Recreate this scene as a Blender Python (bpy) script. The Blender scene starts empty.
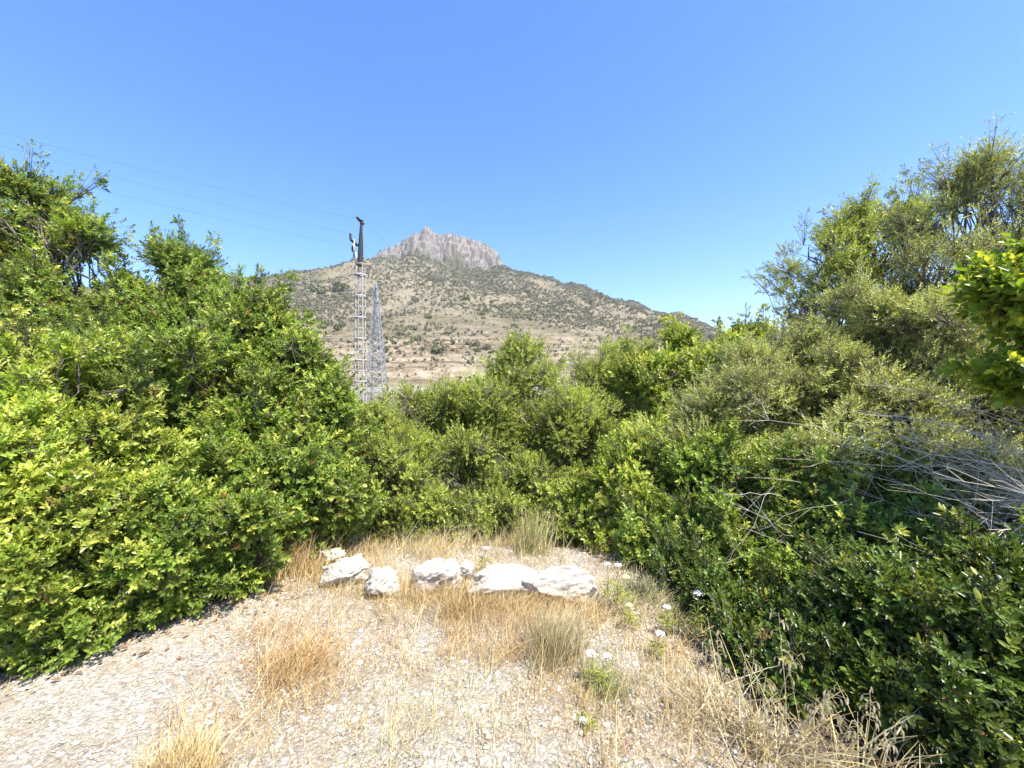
import bpy, math
import numpy as np

SC = bpy.context.scene
COL = SC.collection
RNG = np.random.default_rng(11)
CAMZ = 1.6
F = 400.0                      # focal length in pixels of a 1024 wide frame


def at(px, py, d):
    """A point of the place d metres ahead, from where it is seen in the photograph."""
    return np.array([(px - 512) / F * d, d, CAMZ + (384 - py) / F * d])


def unit(v):
    return v / (np.linalg.norm(v, axis=-1, keepdims=True) + 1e-9)


# ------------------------------------------------------------------ noise
def _hash(i, j, s):
    h = (i.astype(np.int64) * 374761393 + j.astype(np.int64) * 668265263 + s * 974634533) & 0xffffffff
    h = ((h ^ (h >> 13)) * 1274126177) & 0xffffffff
    h = (h ^ (h >> 16)) & 0xffff
    return h / 65535.0


def noise(x, y, s=0):
    x = np.asarray(x, float); y = np.asarray(y, float)
    i = np.floor(x); j = np.floor(y)
    fx = x - i; fy = y - j
    fx = fx * fx * (3 - 2 * fx); fy = fy * fy * (3 - 2 * fy)
    a = _hash(i, j, s); b = _hash(i + 1, j, s); c = _hash(i, j + 1, s); d = _hash(i + 1, j + 1, s)
    return (a * (1 - fx) + b * fx) * (1 - fy) + (c * (1 - fx) + d * fx) * fy - 0.5


def fbm(x, y, s=0, octs=4, ridged=False):
    t = 0; amp = 1.0; f = 1.0
    for k in range(octs):
        n = noise(x * f, y * f, s + k * 17)
        t = t + amp * ((0.5 - 2 * np.abs(n)) if ridged else n)
        amp *= 0.5; f *= 2.03
    return t


def sstep(a, b, x):
    t = np.clip((x - a) / (b - a), 0, 1)
    return t * t * (3 - 2 * t)


# ------------------------------------------------------------------ object helpers
def tag(o, label=None, cat=None, group=None, kind=None):
    if label: o['label'] = label
    if cat: o['category'] = cat
    if group: o['group'] = group
    if kind: o['kind'] = kind
    return o


def empty(name, loc):
    o = bpy.data.objects.new(name, None)
    o.empty_display_size = 0.1
    COL.objects.link(o)
    o.location = tuple(float(c) for c in loc)
    return o


def mesh(name, v, faces, mat, parent=None, tint=None, smooth=False, origin=None):
    """ONE mesh object from vertices and arrays of equal-sided faces (world coordinates)."""
    v = np.asarray(v, np.float32)
    if not isinstance(faces, (list, tuple)): faces = [faces]
    faces = [np.asarray(f, np.int32) for f in faces if len(f)]
    off = np.zeros(3, np.float32)
    if parent is not None:
        off = np.array(parent.location, np.float32)
        if parent.parent is not None: off = off + np.array(parent.parent.location, np.float32)
    elif origin is not None: off = np.asarray(origin, np.float32)
    me = bpy.data.meshes.new(name)
    me.vertices.add(len(v)); me.vertices.foreach_set('co', (v - off).ravel())
    loops = np.concatenate([f.ravel() for f in faces])
    sizes = np.concatenate([np.full(len(f), f.shape[1], np.int32) for f in faces])
    me.loops.add(len(loops)); me.loops.foreach_set('vertex_index', loops)
    me.polygons.add(len(sizes))
    me.polygons.foreach_set('loop_start', np.concatenate([[0], np.cumsum(sizes)[:-1]]).astype(np.int32))
    me.polygons.foreach_set('loop_total', sizes)
    if smooth: me.polygons.foreach_set('use_smooth', np.ones(len(sizes), bool))
    if tint is not None:
        a = me.color_attributes.new('tint', 'FLOAT_COLOR', 'POINT')
        c = np.ones((len(v), 4), np.float32); c[:, :tint.shape[1]] = tint
        a.data.foreach_set('color', c.ravel())
    me.update(calc_edges=True)
    me.materials.append(mat)
    o = bpy.data.objects.new(name, me)
    COL.objects.link(o)
    if parent is not None: o.parent = parent
    elif origin is not None: o.location = tuple(float(c) for c in off)
    return o


class Geo:
    """collects shapes for one mesh"""
    def __init__(s): s.v = []; s.f = {}; s.t = []; s.n = 0

    def add(s, v, f, t=None):
        v = np.asarray(v, float).reshape(-1, 3); f = np.asarray(f, int)
        s.f.setdefault(f.shape[1], []).append(f + s.n)
        s.v.append(v); s.n += len(v)
        if t is not None: s.t.append(np.broadcast_to(np.asarray(t, float), (len(v), 3)))

    def tube(s, pts, radii, sides=5, t=None):
        pts = np.asarray(pts, float); n = len(pts)
        radii = np.broadcast_to(np.asarray(radii, float), (n,))
        d = unit(np.gradient(pts, axis=0))
        ref = np.array([0.31, 0.17, 0.93]) if abs(d[0] @ np.array([0.31, 0.17, 0.93])) < 0.9 else np.array([1., 0, 0])
        a = unit(np.cross(d, ref)); b = np.cross(d, a)
        ang = np.arange(sides) * 2 * math.pi / sides
        ring = a[:, None] * np.cos(ang)[None, :, None] + b[:, None] * np.sin(ang)[None, :, None]
        v = (pts[:, None] + ring * radii[:, None, None]).reshape(-1, 3)
        i = np.arange(n - 1)[:, None] * sides; k = np.arange(sides)[None, :]; k2 = (k + 1) % sides
        f = np.stack([i + k, i + k2, i + sides + k2, i + sides + k], -1).reshape(-1, 4)
        s.add(v, f, t)

    def sticks(s, p0, p1, r0, r1, t=None):
        """many straight three sided twigs at once"""
        p0 = np.asarray(p0, float); p1 = np.asarray(p1, float)
        if len(p0) == 0: return
        d = unit(p1 - p0)
        ref = np.where(np.abs(d[:, 2:3]) > 0.85, np.array([[1., 0, 0]]), np.array([[0, 0, 1.]]))
        a = unit(np.cross(d, ref)); b = np.cross(d, a)
        r0 = np.broadcast_to(r0, (len(p0),))[:, None]; r1 = np.broadcast_to(r1, (len(p0),))[:, None]
        vs = []
        for P, R in ((p0, r0), (p1, r1)):
            for k in range(3):
                g = k * 2 * math.pi / 3
                vs.append(P + (a * math.cos(g) + b * math.sin(g)) * R)
        v = np.stack(vs, 1).reshape(-1, 3)
        q = np.array([[0, 1, 4, 3], [1, 2, 5, 4], [2, 0, 3, 5]])
        f = (np.arange(len(p0))[:, None, None] * 6 + q[None]).reshape(-1, 4)
        if t is not None: t = np.repeat(np.broadcast_to(t, (len(p0), 3)), 6, 0)
        s.add(v, f, t)

    def box(s, c, size, ax=None, t=None):
        c = np.asarray(c, float); h = np.asarray(size, float) / 2
        k = np.array([[x, y, z] for z in (-1, 1) for y in (-1, 1) for x in (-1, 1)], float) * h
        if ax is not None: k = k @ np.asarray(ax, float)
        s.add(c + k, [[0, 2, 3, 1], [4, 5, 7, 6], [0, 1, 5, 4], [2, 6, 7, 3], [0, 4, 6, 2], [1, 3, 7, 5]], t)

    def bar(s, a, b, w):
        """a square steel bar between two points"""
        a = np.asarray(a, float); b = np.asarray(b, float)
        s.tube(np.array([a, b]), [w * 0.7, w * 0.7], 4)

    def build(s, name, mat, parent=None, smooth=False, origin=None):
        return mesh(name, np.concatenate(s.v), [np.concatenate(x) for x in s.f.values()], mat, parent,
                    np.concatenate(s.t) if s.t else None, smooth, origin)


# ------------------------------------------------------------------ materials
def new_mat(name):
    m = bpy.data.materials.new(name); m.use_nodes = True
    nt = m.node_tree; nt.nodes.clear()
    return m, nt, nt.nodes.new('ShaderNodeOutputMaterial')


def nd(nt, kind, **kw):
    n = nt.nodes.new(kind)
    for k, val in kw.items():
        if k in n.inputs: n.inputs[k].default_value = val
        else: setattr(n, k, val)
    return n


def ramp(nt, src, stops):
    r = nt.nodes.new('ShaderNodeValToRGB')
    e = r.color_ramp.elements
    while len(e) < len(stops): e.new(0.5)
    for k, (p, c) in enumerate(stops):
        e[k].position = p; e[k].color = (*c, 1) if len(c) == 3 else c
    nt.links.new(src, r.inputs[0])
    return r.outputs[0]


def mix(nt, fac, a, b, mode='MIX'):
    m = nt.nodes.new('ShaderNodeMix'); m.data_type = 'RGBA'; m.blend_type = mode
    for key, val in ((0, fac), (6, a), (7, b)):
        if hasattr(val, 'links') or hasattr(val, 'is_output'): nt.links.new(val, m.inputs[key])
        elif key == 0: m.inputs[0].default_value = val
        else: m.inputs[key].default_value = (*val, 1)
    return m.outputs[2]


def leaf_mat(name, base, young, dry, back=None, trans=0.36, rough=0.34):
    """tint: x = how young (yellow) the leaf is, y = its own shade, z = how dry it is"""
    m, nt, out = new_mat(name)
    at_ = nd(nt, 'ShaderNodeAttribute', attribute_name='tint')
    sep = nd(nt, 'ShaderNodeSeparateColor'); nt.links.new(at_.outputs['Color'], sep.inputs[0])
    dark = tuple(c * 0.5 for c in base)
    lite = tuple(min(1, c * 1.6) for c in base)
    c = ramp(nt, sep.outputs[1], [(0.0, dark), (0.5, base), (1.0, lite)])
    c = mix(nt, sep.outputs[0], c, young)
    c = mix(nt, sep.outputs[2], c, dry)
    p = nd(nt, 'ShaderNodeBsdfPrincipled', Roughness=rough)
    p.inputs['Specular IOR Level'].default_value = 0.45
    nt.links.new(c, p.inputs['Base Color'])
    t = nd(nt, 'ShaderNodeBsdfTranslucent')
    tc = mix(nt, 1.0, c, (1.25, 1.3, 0.55), 'MULTIPLY')
    nt.links.new(tc, t.inputs['Color'])
    mx = nd(nt, 'ShaderNodeMixShader'); mx.inputs[0].default_value = trans
    nt.links.new(p.outputs[0], mx.inputs[1]); nt.links.new(t.outputs[0], mx.inputs[2])
    nt.links.new(mx.outputs[0], out.inputs['Surface'])
    return m


def tint_mat(name, rough=0.8, spec=0.2, trans=0.0):
    """colour straight from the piece's own colour attribute (its own random shade)"""
    m, nt, out = new_mat(name)
    a = nd(nt, 'ShaderNodeAttribute', attribute_name='tint')
    p = nd(nt, 'ShaderNodeBsdfPrincipled', Roughness=rough)
    p.inputs['Specular IOR Level'].default_value = spec
    nt.links.new(a.outputs['Color'], p.inputs['Base Color'])
    if trans:
        t = nd(nt, 'ShaderNodeBsdfTranslucent'); nt.links.new(a.outputs['Color'], t.inputs['Color'])
        mx = nd(nt, 'ShaderNodeMixShader'); mx.inputs[0].default_value = trans
        nt.links.new(p.outputs[0], mx.inputs[1]); nt.links.new(t.outputs[0], mx.inputs[2])
        nt.links.new(mx.outputs[0], out.inputs['Surface'])
    else: nt.links.new(p.outputs[0], out.inputs['Surface'])
    return m


def noisy_mat(name, stops, scale=8, rough=0.85, bump=0.0, bscale=40, dist=0.02, detail=6, spec=0.2, metal=0.0):
    m, nt, out = new_mat(name)
    g = nd(nt, 'ShaderNodeNewGeometry')
    n = nd(nt, 'ShaderNodeTexNoise', Scale=scale, Detail=detail, Roughness=0.65)
    nt.links.new(g.outputs['Position'], n.inputs['Vector'])
    c = ramp(nt, n.outputs['Fac'], stops)
    p = nd(nt, 'ShaderNodeBsdfPrincipled', Roughness=rough, Metallic=metal)
    p.inputs['Specular IOR Level'].default_value = spec
    nt.links.new(c, p.inputs['Base Color'])
    if bump:
        b = nd(nt, 'ShaderNodeTexNoise', Scale=bscale, Detail=8, Roughness=0.7)
        nt.links.new(g.outputs['Position'], b.inputs['Vector'])
        bp = nd(nt, 'ShaderNodeBump', Strength=bump, Distance=dist)
        nt.links.new(b.outputs['Fac'], bp.inputs['Height'])
        nt.links.new(bp.outputs[0], p.inputs['Normal'])
    nt.links.new(p.outputs[0], out.inputs['Surface'])
    return m


M = {}
M['bark'] = noisy_mat('bark', [(0.3, (0.09, 0.075, 0.06)), (0.7, (0.26, 0.23, 0.19))], 30, 0.9, 0.6, 60)
M['deadwood'] = noisy_mat('dead_wood', [(0.3, (0.34, 0.30, 0.24)), (0.7, (0.62, 0.57, 0.47))], 12, 0.85)
M['mastic'] = leaf_mat('mastic_leaf', (0.165, 0.240, 0.036), (0.60, 0.61, 0.13), (0.22, 0.09, 0.05))
M['bright'] = leaf_mat('bright_leaf', (0.225, 0.295, 0.040), (0.68, 0.67, 0.15), (0.28, 0.16, 0.06))
M['fine'] = leaf_mat('fine_leaf', (0.265, 0.315, 0.060), (0.62, 0.63, 0.14), (0.25, 0.17, 0.08))
M['olive'] = leaf_mat('olive_leaf', (0.345, 0.360, 0.125), (0.52, 0.53, 0.20), (0.26, 0.20, 0.11))
M['broad'] = leaf_mat('broad_leaf', (0.150, 0.225, 0.028), (0.60, 0.58, 0.07), (0.2, 0.12, 0.04), trans=0.5)
M['shade'] = leaf_mat('shaded_leaf', (0.070, 0.115, 0.018), (0.34, 0.33, 0.05), (0.2, 0.12, 0.05), trans=0.26)  # mastic leaf darkened: the lower right corner's shade is put into its colour
M['hillscrub'] = leaf_mat('hill_leaf', (0.145, 0.148, 0.080), (0.20, 0.21, 0.09), (0.23, 0.195, 0.155), trans=0.1, rough=0.8)
M['grass'] = tint_mat('dry_grass', 0.7, 0.25, 0.25)
M['stone_bits'] = tint_mat('gravel_stone', 0.85, 0.15)
M['petal'] = tint_mat('petal', 0.7, 0.1, 0.3)
M['steel_white'] = noisy_mat('pale_painted_steel', [(0.3, (0.36, 0.34, 0.30)), (0.7, (0.50, 0.48, 0.43))], 6, 0.6)
M['galv'] = noisy_mat('galvanised_steel', [(0.3, (0.26, 0.27, 0.28)), (0.7, (0.40, 0.41, 0.42))], 5, 0.5, metal=0.3)
M['steel_dark'] = noisy_mat('dark_steel', [(0.3, (0.03, 0.03, 0.03)), (0.7, (0.07, 0.065, 0.06))], 6, 0.6)
M['ceramic'] = noisy_mat('brown_ceramic', [(0.3, (0.05, 0.03, 0.02)), (0.7, (0.09, 0.05, 0.035))], 6, 0.25, spec=0.5)
M['wire'] = noisy_mat('wire_metal', [(0.3, (0.09, 0.10, 0.12)), (0.7, (0.14, 0.15, 0.17))], 6, 0.6)
M['concrete'] = noisy_mat('pale_concrete', [(0.3, (0.20, 0.18, 0.15)), (0.7, (0.30, 0.28, 0.24))], 1.2, 0.9)
M['asphalt'] = noisy_mat('asphalt', [(0.3, (0.06, 0.06, 0.06)), (0.7, (0.09, 0.09, 0.09))], 1.5, 0.9)


def rock_mat():
    m, nt, out = new_mat('white_limestone')
    g = nd(nt, 'ShaderNodeNewGeometry')
    n = nd(nt, 'ShaderNodeTexNoise', Scale=7.0, Detail=9, Roughness=0.7)
    n2 = nd(nt, 'ShaderNodeTexNoise', Scale=2.6, Detail=4)
    v = nd(nt, 'ShaderNodeTexVoronoi', Scale=16.0, feature='DISTANCE_TO_EDGE')
    for k in (n, n2, v): nt.links.new(g.outputs['Position'], k.inputs['Vector'])
    c = ramp(nt, n.outputs['Fac'], [(0.25, (0.26, 0.22, 0.16)), (0.40, (0.44, 0.40, 0.33)), (0.7, (0.52, 0.485, 0.415))])
    c = mix(nt, ramp(nt, n2.outputs['Fac'], [(0.52, (0, 0, 0)), (0.72, (0.7, 0.7, 0.7))]), c, (0.40, 0.29, 0.16))
    p = nd(nt, 'ShaderNodeBsdfPrincipled', Roughness=0.9)
    p.inputs['Specular IOR Level'].default_value = 0.15
    nt.links.new(c, p.inputs['Base Color'])
    h = nd(nt, 'ShaderNodeMath', operation='ADD')
    nt.links.new(n.outputs['Fac'], h.inputs[0])
    e = nd(nt, 'ShaderNodeMath', operation='MULTIPLY'); e.inputs[1].default_value = 0.5
    nt.links.new(v.outputs['Distance'], e.inputs[0]); nt.links.new(e.outputs[0], h.inputs[1])
    b = nd(nt, 'ShaderNodeBump', Strength=0.9, Distance=0.03)
    nt.links.new(h.outputs[0], b.inputs['Height']); nt.links.new(b.outputs[0], p.inputs['Normal'])
    nt.links.new(p.outputs[0], out.inputs['Surface'])
    return m


def gravel_mat():
    m, nt, out = new_mat('gravel_ground')
    g = nd(nt, 'ShaderNodeNewGeometry')
    v = nd(nt, 'ShaderNodeTexVoronoi', Scale=55.0)
    n = nd(nt, 'ShaderNodeTexNoise', Scale=1.3, Detail=6, Roughness=0.7)
    n2 = nd(nt, 'ShaderNodeTexNoise', Scale=90.0, Detail=5, Roughness=0.7)
    for k in (v, n, n2): nt.links.new(g.outputs['Position'], k.inputs['Vector'])
    sp = nd(nt, 'ShaderNodeSeparateColor'); nt.links.new(v.outputs['Color'], sp.inputs[0])
    c = ramp(nt, sp.outputs[0], [(0.0, (0.26, 0.235, 0.19)), (0.3, (0.42, 0.395, 0.34)), (1.0, (0.51, 0.49, 0.44))])
    c = mix(nt, ramp(nt, n.outputs['Fac'], [(0.42, (0, 0, 0)), (0.65, (0.75, 0.75, 0.75))]), c, (0.34, 0.26, 0.155))
    c = mix(nt, ramp(nt, n2.outputs['Fac'], [(0.4, (0, 0, 0)), (0.7, (0.55, 0.55, 0.55))]), c, (0.18, 0.135, 0.09))
    at_ = nd(nt, 'ShaderNodeAttribute', attribute_name='tint')
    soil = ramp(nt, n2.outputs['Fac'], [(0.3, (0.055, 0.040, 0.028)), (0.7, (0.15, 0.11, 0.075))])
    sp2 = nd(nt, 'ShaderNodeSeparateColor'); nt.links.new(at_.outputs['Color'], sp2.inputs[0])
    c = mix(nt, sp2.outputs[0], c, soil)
    p = nd(nt, 'ShaderNodeBsdfPrincipled', Roughness=0.95)
    p.inputs['Specular IOR Level'].default_value = 0.1
    nt.links.new(c, p.inputs['Base Color'])
    b = nd(nt, 'ShaderNodeBump', Strength=0.9, Distance=0.015)
    s = nd(nt, 'ShaderNodeMath', operation='SUBTRACT')
    nt.links.new(n2.outputs['Fac'], s.inputs[0]); nt.links.new(v.outputs['Distance'], s.inputs[1])
    nt.links.new(s.outputs[0], b.inputs['Height']); nt.links.new(b.outputs[0], p.inputs['Normal'])
    nt.links.new(p.outputs[0], out.inputs['Surface'])
    return m


def hill_mat():
    m, nt, out = new_mat('dry_hillside')
    g = nd(nt, 'ShaderNodeNewGeometry')
    a = nd(nt, 'ShaderNodeAttribute', attribute_name='tint')      # x bare rock, y ochre cut slope, z green scrub cover
    sep = nd(nt, 'ShaderNodeSeparateColor'); nt.links.new(a.outputs['Color'], sep.inputs[0])
    n1 = nd(nt, 'ShaderNodeTexNoise', Scale=0.045, Detail=9, Roughness=0.72)
    n2 = nd(nt, 'ShaderNodeTexNoise', Scale=0.35, Detail=7, Roughness=0.75)
    mp = nd(nt, 'ShaderNodeMapping'); mp.inputs['Scale'].default_value = (0.22, 0.08, 0.055)
    n3 = nd(nt, 'ShaderNodeTexNoise', Scale=1.0, Detail=8, Roughness=0.7)
    nt.links.new(g.outputs['Position'], mp.inputs[0]); nt.links.new(mp.outputs[0], n3.inputs['Vector'])
    for k in (n1, n2): nt.links.new(g.outputs['Position'], k.inputs['Vector'])
    grass = ramp(nt, n1.outputs['Fac'], [(0.28, (0.155, 0.128, 0.092)), (0.42, (0.23, 0.192, 0.130)), (0.58, (0.32, 0.265, 0.178)), (0.75, (0.21, 0.172, 0.120))])
    speck = ramp(nt, n2.outputs['Fac'], [(0.38, (0.75, 0.75, 0.75)), (0.52, (0, 0, 0))])
    c = mix(nt, speck, grass, (0.085, 0.076, 0.045))
    lime = ramp(nt, n2.outputs['Fac'], [(0.60, (0, 0, 0)), (0.72, (0.65, 0.65, 0.65))])
    c = mix(nt, lime, c, (0.34, 0.29, 0.225))
    ochre = ramp(nt, n2.outputs['Fac'], [(0.3, (0.15, 0.112, 0.075)), (0.45, (0.29, 0.23, 0.15)), (0.65, (0.42, 0.355, 0.25))])
    ms = nd(nt, 'ShaderNodeMapping'); ms.inputs['Scale'].default_value = (0.025, 0.025, 0.45)
    ns = nd(nt, 'ShaderNodeTexNoise', Scale=1.0, Detail=6, Roughness=0.65)
    nt.links.new(g.outputs['Position'], ms.inputs[0]); nt.links.new(ms.outputs[0], ns.inputs['Vector'])
    strata = ramp(nt, ns.outputs['Fac'], [(0.40, (0.45, 0.42, 0.38)), (0.5, (1, 1, 1)), (0.60, (1.4, 1.4, 1.4))])
    ochre = mix(nt, 0.85, ochre, strata, 'MULTIPLY')
    c = mix(nt, sep.outputs[1], c, ochre)
    green = ramp(nt, n2.outputs['Fac'], [(0.3, (0.06, 0.065, 0.03)), (0.7, (0.15, 0.145, 0.07))])
    c = mix(nt, sep.outputs[2], c, green)
    rock = ramp(nt, n3.outputs['Fac'], [(0.30, (0.045, 0.04, 0.035)), (0.43, (0.16, 0.145, 0.125)), (0.54, (0.25, 0.22, 0.19)), (0.70, (0.34, 0.28, 0.225))])
    c = mix(nt, sep.outputs[0], c, rock)
    p = nd(nt, 'ShaderNodeBsdfPrincipled', Roughness=0.95)
    p.inputs['Specular IOR Level'].default_value = 0.05
    nt.links.new(c, p.inputs['Base Color'])
    b = nd(nt, 'ShaderNodeBump', Strength=0.9, Distance=3.0)
    nt.links.new(n2.outputs['Fac'], b.inputs['Height']); nt.links.new(b.outputs[0], p.inputs['Normal'])
    nt.links.new(p.outputs[0], out.inputs['Surface'])
    return m


M['rock'] = rock_mat(); M['gravel'] = gravel_mat(); M['hill'] = hill_mat()

# ------------------------------------------------------------------ terrain
RIDGE_Y = 900.0
SKYLINE = np.array([(-600, 330), (-300, 312), (-80, 296), (100, 288), (261, 280), (291, 282), (309, 276), (334, 265), (355, 259.5),
                    (366, 260), (383, 254), (400, 256), (425, 256), (450, 258), (480, 262), (503, 267), (514, 271.5), (552, 281), (583, 287),
                    (605, 295), (636, 302), (661, 311), (680, 320), (705, 331), (740, 348), (780, 364), (820, 374), (900, 380), (1200, 384)], float)
CRAG = np.array([(378, 256), (384, 250), (392, 243), (400, 237), (407, 231), (409, 228.5), (414, 226.5), (423, 226), (428, 227.5), (433, 232.5), (440, 235.5),
                 (449, 235), (458, 237), (464, 237), (470, 240), (478, 241), (486, 244), (492, 249), (498, 254), (501, 262), (505, 270)], float)
RX = (SKYLINE[:, 0] - 512) / F * RIDGE_Y
RZ = CAMZ + (384 - SKYLINE[:, 1]) / F * RIDGE_Y
CX = (CRAG[:, 0] - 512) / F * RIDGE_Y
CZ = CAMZ + (384 - CRAG[:, 1]) / F * RIDGE_Y
GY = np.array([0, 108, 118, 135, 200, 300, 400, 550, 700, 850, 900, 1000, 1200, 1700, 2600, 9000], float)
GG = np.array([0, 0, 0.004, 0.028, 0.080, 0.17, 0.28, 0.47, 0.69, 0.93, 1.0, 0.93, 0.7, 0.3, 0.05, 0.0])


def hr(x): return np.interp(x, RX, RZ)


# fit the ridge so that lower spurs do not rise above the skyline
_u = np.linspace(-2.6, 1.7, 400)
_ys = np.linspace(300, 1000, 120)
for _ in range(8):
    zz = np.array([[0.0]])
    ang = np.max(np.stack([(hr(_u * y) * np.interp(y, GY, GG) - CAMZ) / y for y in _ys]), 0)
    want = np.interp(_u, (SKYLINE[:, 0] - 512) / F, (384 - SKYLINE[:, 1]) / F)
    k = np.interp(RX / RIDGE_Y, _u, (want + 0.01) / (ang + 0.01))
    RZ = RZ * np.clip(k, 0.8, 1.15)


def near_h(x, y):
    drop = -0.30 * np.clip(y - 3.9, 0, 16) - 0.10 * np.clip(y - 19.9, 0, 30)
    side = 0.05 * np.clip(np.abs(x) - 3, 0, 4)
    b = 0.05 * fbm(x * 0.9, y * 0.9, 3) + 0.03 * np.exp(-((y - 3.35) / 0.5) ** 2 - ((x + 0.4) / 1.6) ** 2)
    behind = 0.06 * np.clip(-y, 0, 10)
    return drop + side + b + behind


def terrain(x, y):
    x = np.asarray(x, float); y = np.asarray(y, float)
    g = np.interp(y, GY, GG)
    base = hr(x) * g
    base = base * (1 - 0.48 * sstep(.38, .76, x / np.maximum(y, 60)) * (1 - sstep(600, 900, y)))     # the flank falls away to the right
    amp = sstep(150, 700, y) * (1 - sstep(1500, 3500, y))
    gully = (fbm(x / 120 + 0.25 * noise(y / 200, x / 300, 9), y / 420, 21, 5, True) * 40 - 14) * np.clip(base / 190, .1, 1.1) * amp * (1 - 0.85 * sstep(760, 900, y))
    rough = fbm(x / 14, y / 14, 5, 4) * (3.0 * sstep(120, 260, y) + 2.0 * amp)
    # terraces of the cut slope above the road
    lowz = sstep(112, 135, y) * (1 - sstep(230, 320, y))
    terr = lowz * 4.0 * (np.mod(base / 5.2 + 0.5 * noise(x / 60, y / 90, 31), 1.0) ** 3 - 0.4)
    z = base + gully + rough + terr
    # the crag
    cz = np.interp(x, CX, CZ, left=0, right=0)
    inside = sstep(CX[0] - 6, CX[0] + 10, x) * (1 - sstep(CX[-1] - 8, CX[-1] + 2, x))
    t = 0
    slope_l = 26 * (1 - sstep(-235, -185, x))                # the left shoulder lies back
    for q, (off_, wd) in enumerate(((0, .20), (7, .22), (13, .22), (22, .20), (34, .16))):
        fr = 856 + off_ * (1 + slope_l / 14) + 20 * fbm(x / 26 + q * .35, x * 0 + 3.1 + q * .22, 41, 3) + 9 * fbm(x / 7 + q * 5.3, x * 0 + 1.7 + q, 43, 3)
        t = t + wd * sstep(-2.6, 2.6, y - fr)
    back = 1 - sstep(925, 1010, y)
    cf = (cz + 2.5 * fbm(x / 9, y / 9, 47, 3) + 4.5 * fbm(x / 4.1, y / 4.1, 49, 3) - z) * inside * t * back
    z = z + np.maximum(cf, 0)
    # valley between the clearing and the road
    nh = np.maximum(near_h(x, np.minimum(y, 60)), -8.5 + 0.0 * x)
    v = sstep(70, 108, y)
    z = nh * (1 - v) + v * (z + 0.2)
    return z


def grid(xs, ys):
    X, Y = np.meshgrid(xs, ys)
    n, m_ = X.shape
    i = np.arange(n - 1)[:, None] * m_ + np.arange(m_ - 1)[None]
    f = np.stack([i, i + 1, i + m_ + 1, i + m_], -1).reshape(-1, 4)
    return X.ravel(), Y.ravel(), f


def axis(*segs):
    out = []
    for a, b, st in segs:
        out.append(np.arange(a, b, st))
    out.append([segs[-1][1]])
    return np.concatenate(out)


# near ground
gx, gy, gf = grid(axis((-14, -4, 0.25), (-4, 4, 0.04), (4, 14, 0.25)), axis((-9, 0.8, 0.3), (0.8, 4.6, 0.04), (4.6, 16, 0.3)))
gz = near_h(gx, gy) + 0.012 * fbm(gx * 9, gy * 9, 71, 3)
# gravel clearing, brown soil with leaf mould where the shrubs grow
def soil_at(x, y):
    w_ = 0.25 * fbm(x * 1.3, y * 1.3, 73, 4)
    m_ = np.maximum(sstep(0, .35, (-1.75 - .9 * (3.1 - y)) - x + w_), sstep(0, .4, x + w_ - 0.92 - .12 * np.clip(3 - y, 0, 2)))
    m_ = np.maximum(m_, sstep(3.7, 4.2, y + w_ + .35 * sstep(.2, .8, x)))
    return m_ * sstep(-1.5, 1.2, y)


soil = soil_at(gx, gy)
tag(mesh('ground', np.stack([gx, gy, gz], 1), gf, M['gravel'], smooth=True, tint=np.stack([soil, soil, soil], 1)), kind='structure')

# far ground and mountain in one sheet, a little below the near one where they overlap
hx, hy, hf = grid(axis((-4000, -1400, 200), (-1400, -700, 14), (-700, -330, 4), (-330, 10, 1.8), (10, 600, 4), (600, 1500, 30), (1500, 4000, 225)),
                  axis((-3000, -100, 145), (-100, -10, 9), (-10, 20, 1.5), (20, 110, 2.5), (110, 330, 2.0), (330, 820, 4), (820, 935, 1.8), (935, 1100, 8), (1100, 2600, 60), (2600, 5000, 400)))
hz = terrain(hx, hy)
near = (np.abs(hx) < 13) & (hy > -8) & (hy < 15)
hz = hz - np.where(near, 0.35, 0.0) + np.where(hy < -9, 0.0, 0.0)
crag_t = sstep(CX[0] - 2, CX[0] + 12, hx) * (1 - sstep(CX[-1] - 4, CX[-1] + 3, hx)) * sstep(846, 862, hy + 8 * noise(hx / 8, hy / 8, 61)) * (1 - sstep(1000, 1100, hy))
och = sstep(112, 125, hy) * (1 - sstep(200, 270, hy + 60 * fbm(hx / 60, hy / 60, 63, 3))) * (0.55 + 0.45 * np.clip(1 + 2 * fbm(hx / 40, hy / 40, 66, 3), 0, 1))
grn = np.clip(sstep(0.0, 0.45, fbm(hx / 70, hy / 110, 65, 4)) * 0.8 + 0.75 * sstep(800, 835, hy) * (1 - crag_t) + 0.25 * sstep(500, 800, hy), 0, 0.9) * sstep(150, 300, hy)
grn = np.maximum(grn, 0.6 * (hy < 72))
och = np.maximum(och, 0.8 * sstep(70, 84, hy) * (hy < 115))
tag(mesh('mountain', np.stack([hx, hy, hz], 1), hf, M['hill'], smooth=True, tint=np.stack([crag_t, och, grn], 1)), kind='structure')

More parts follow.
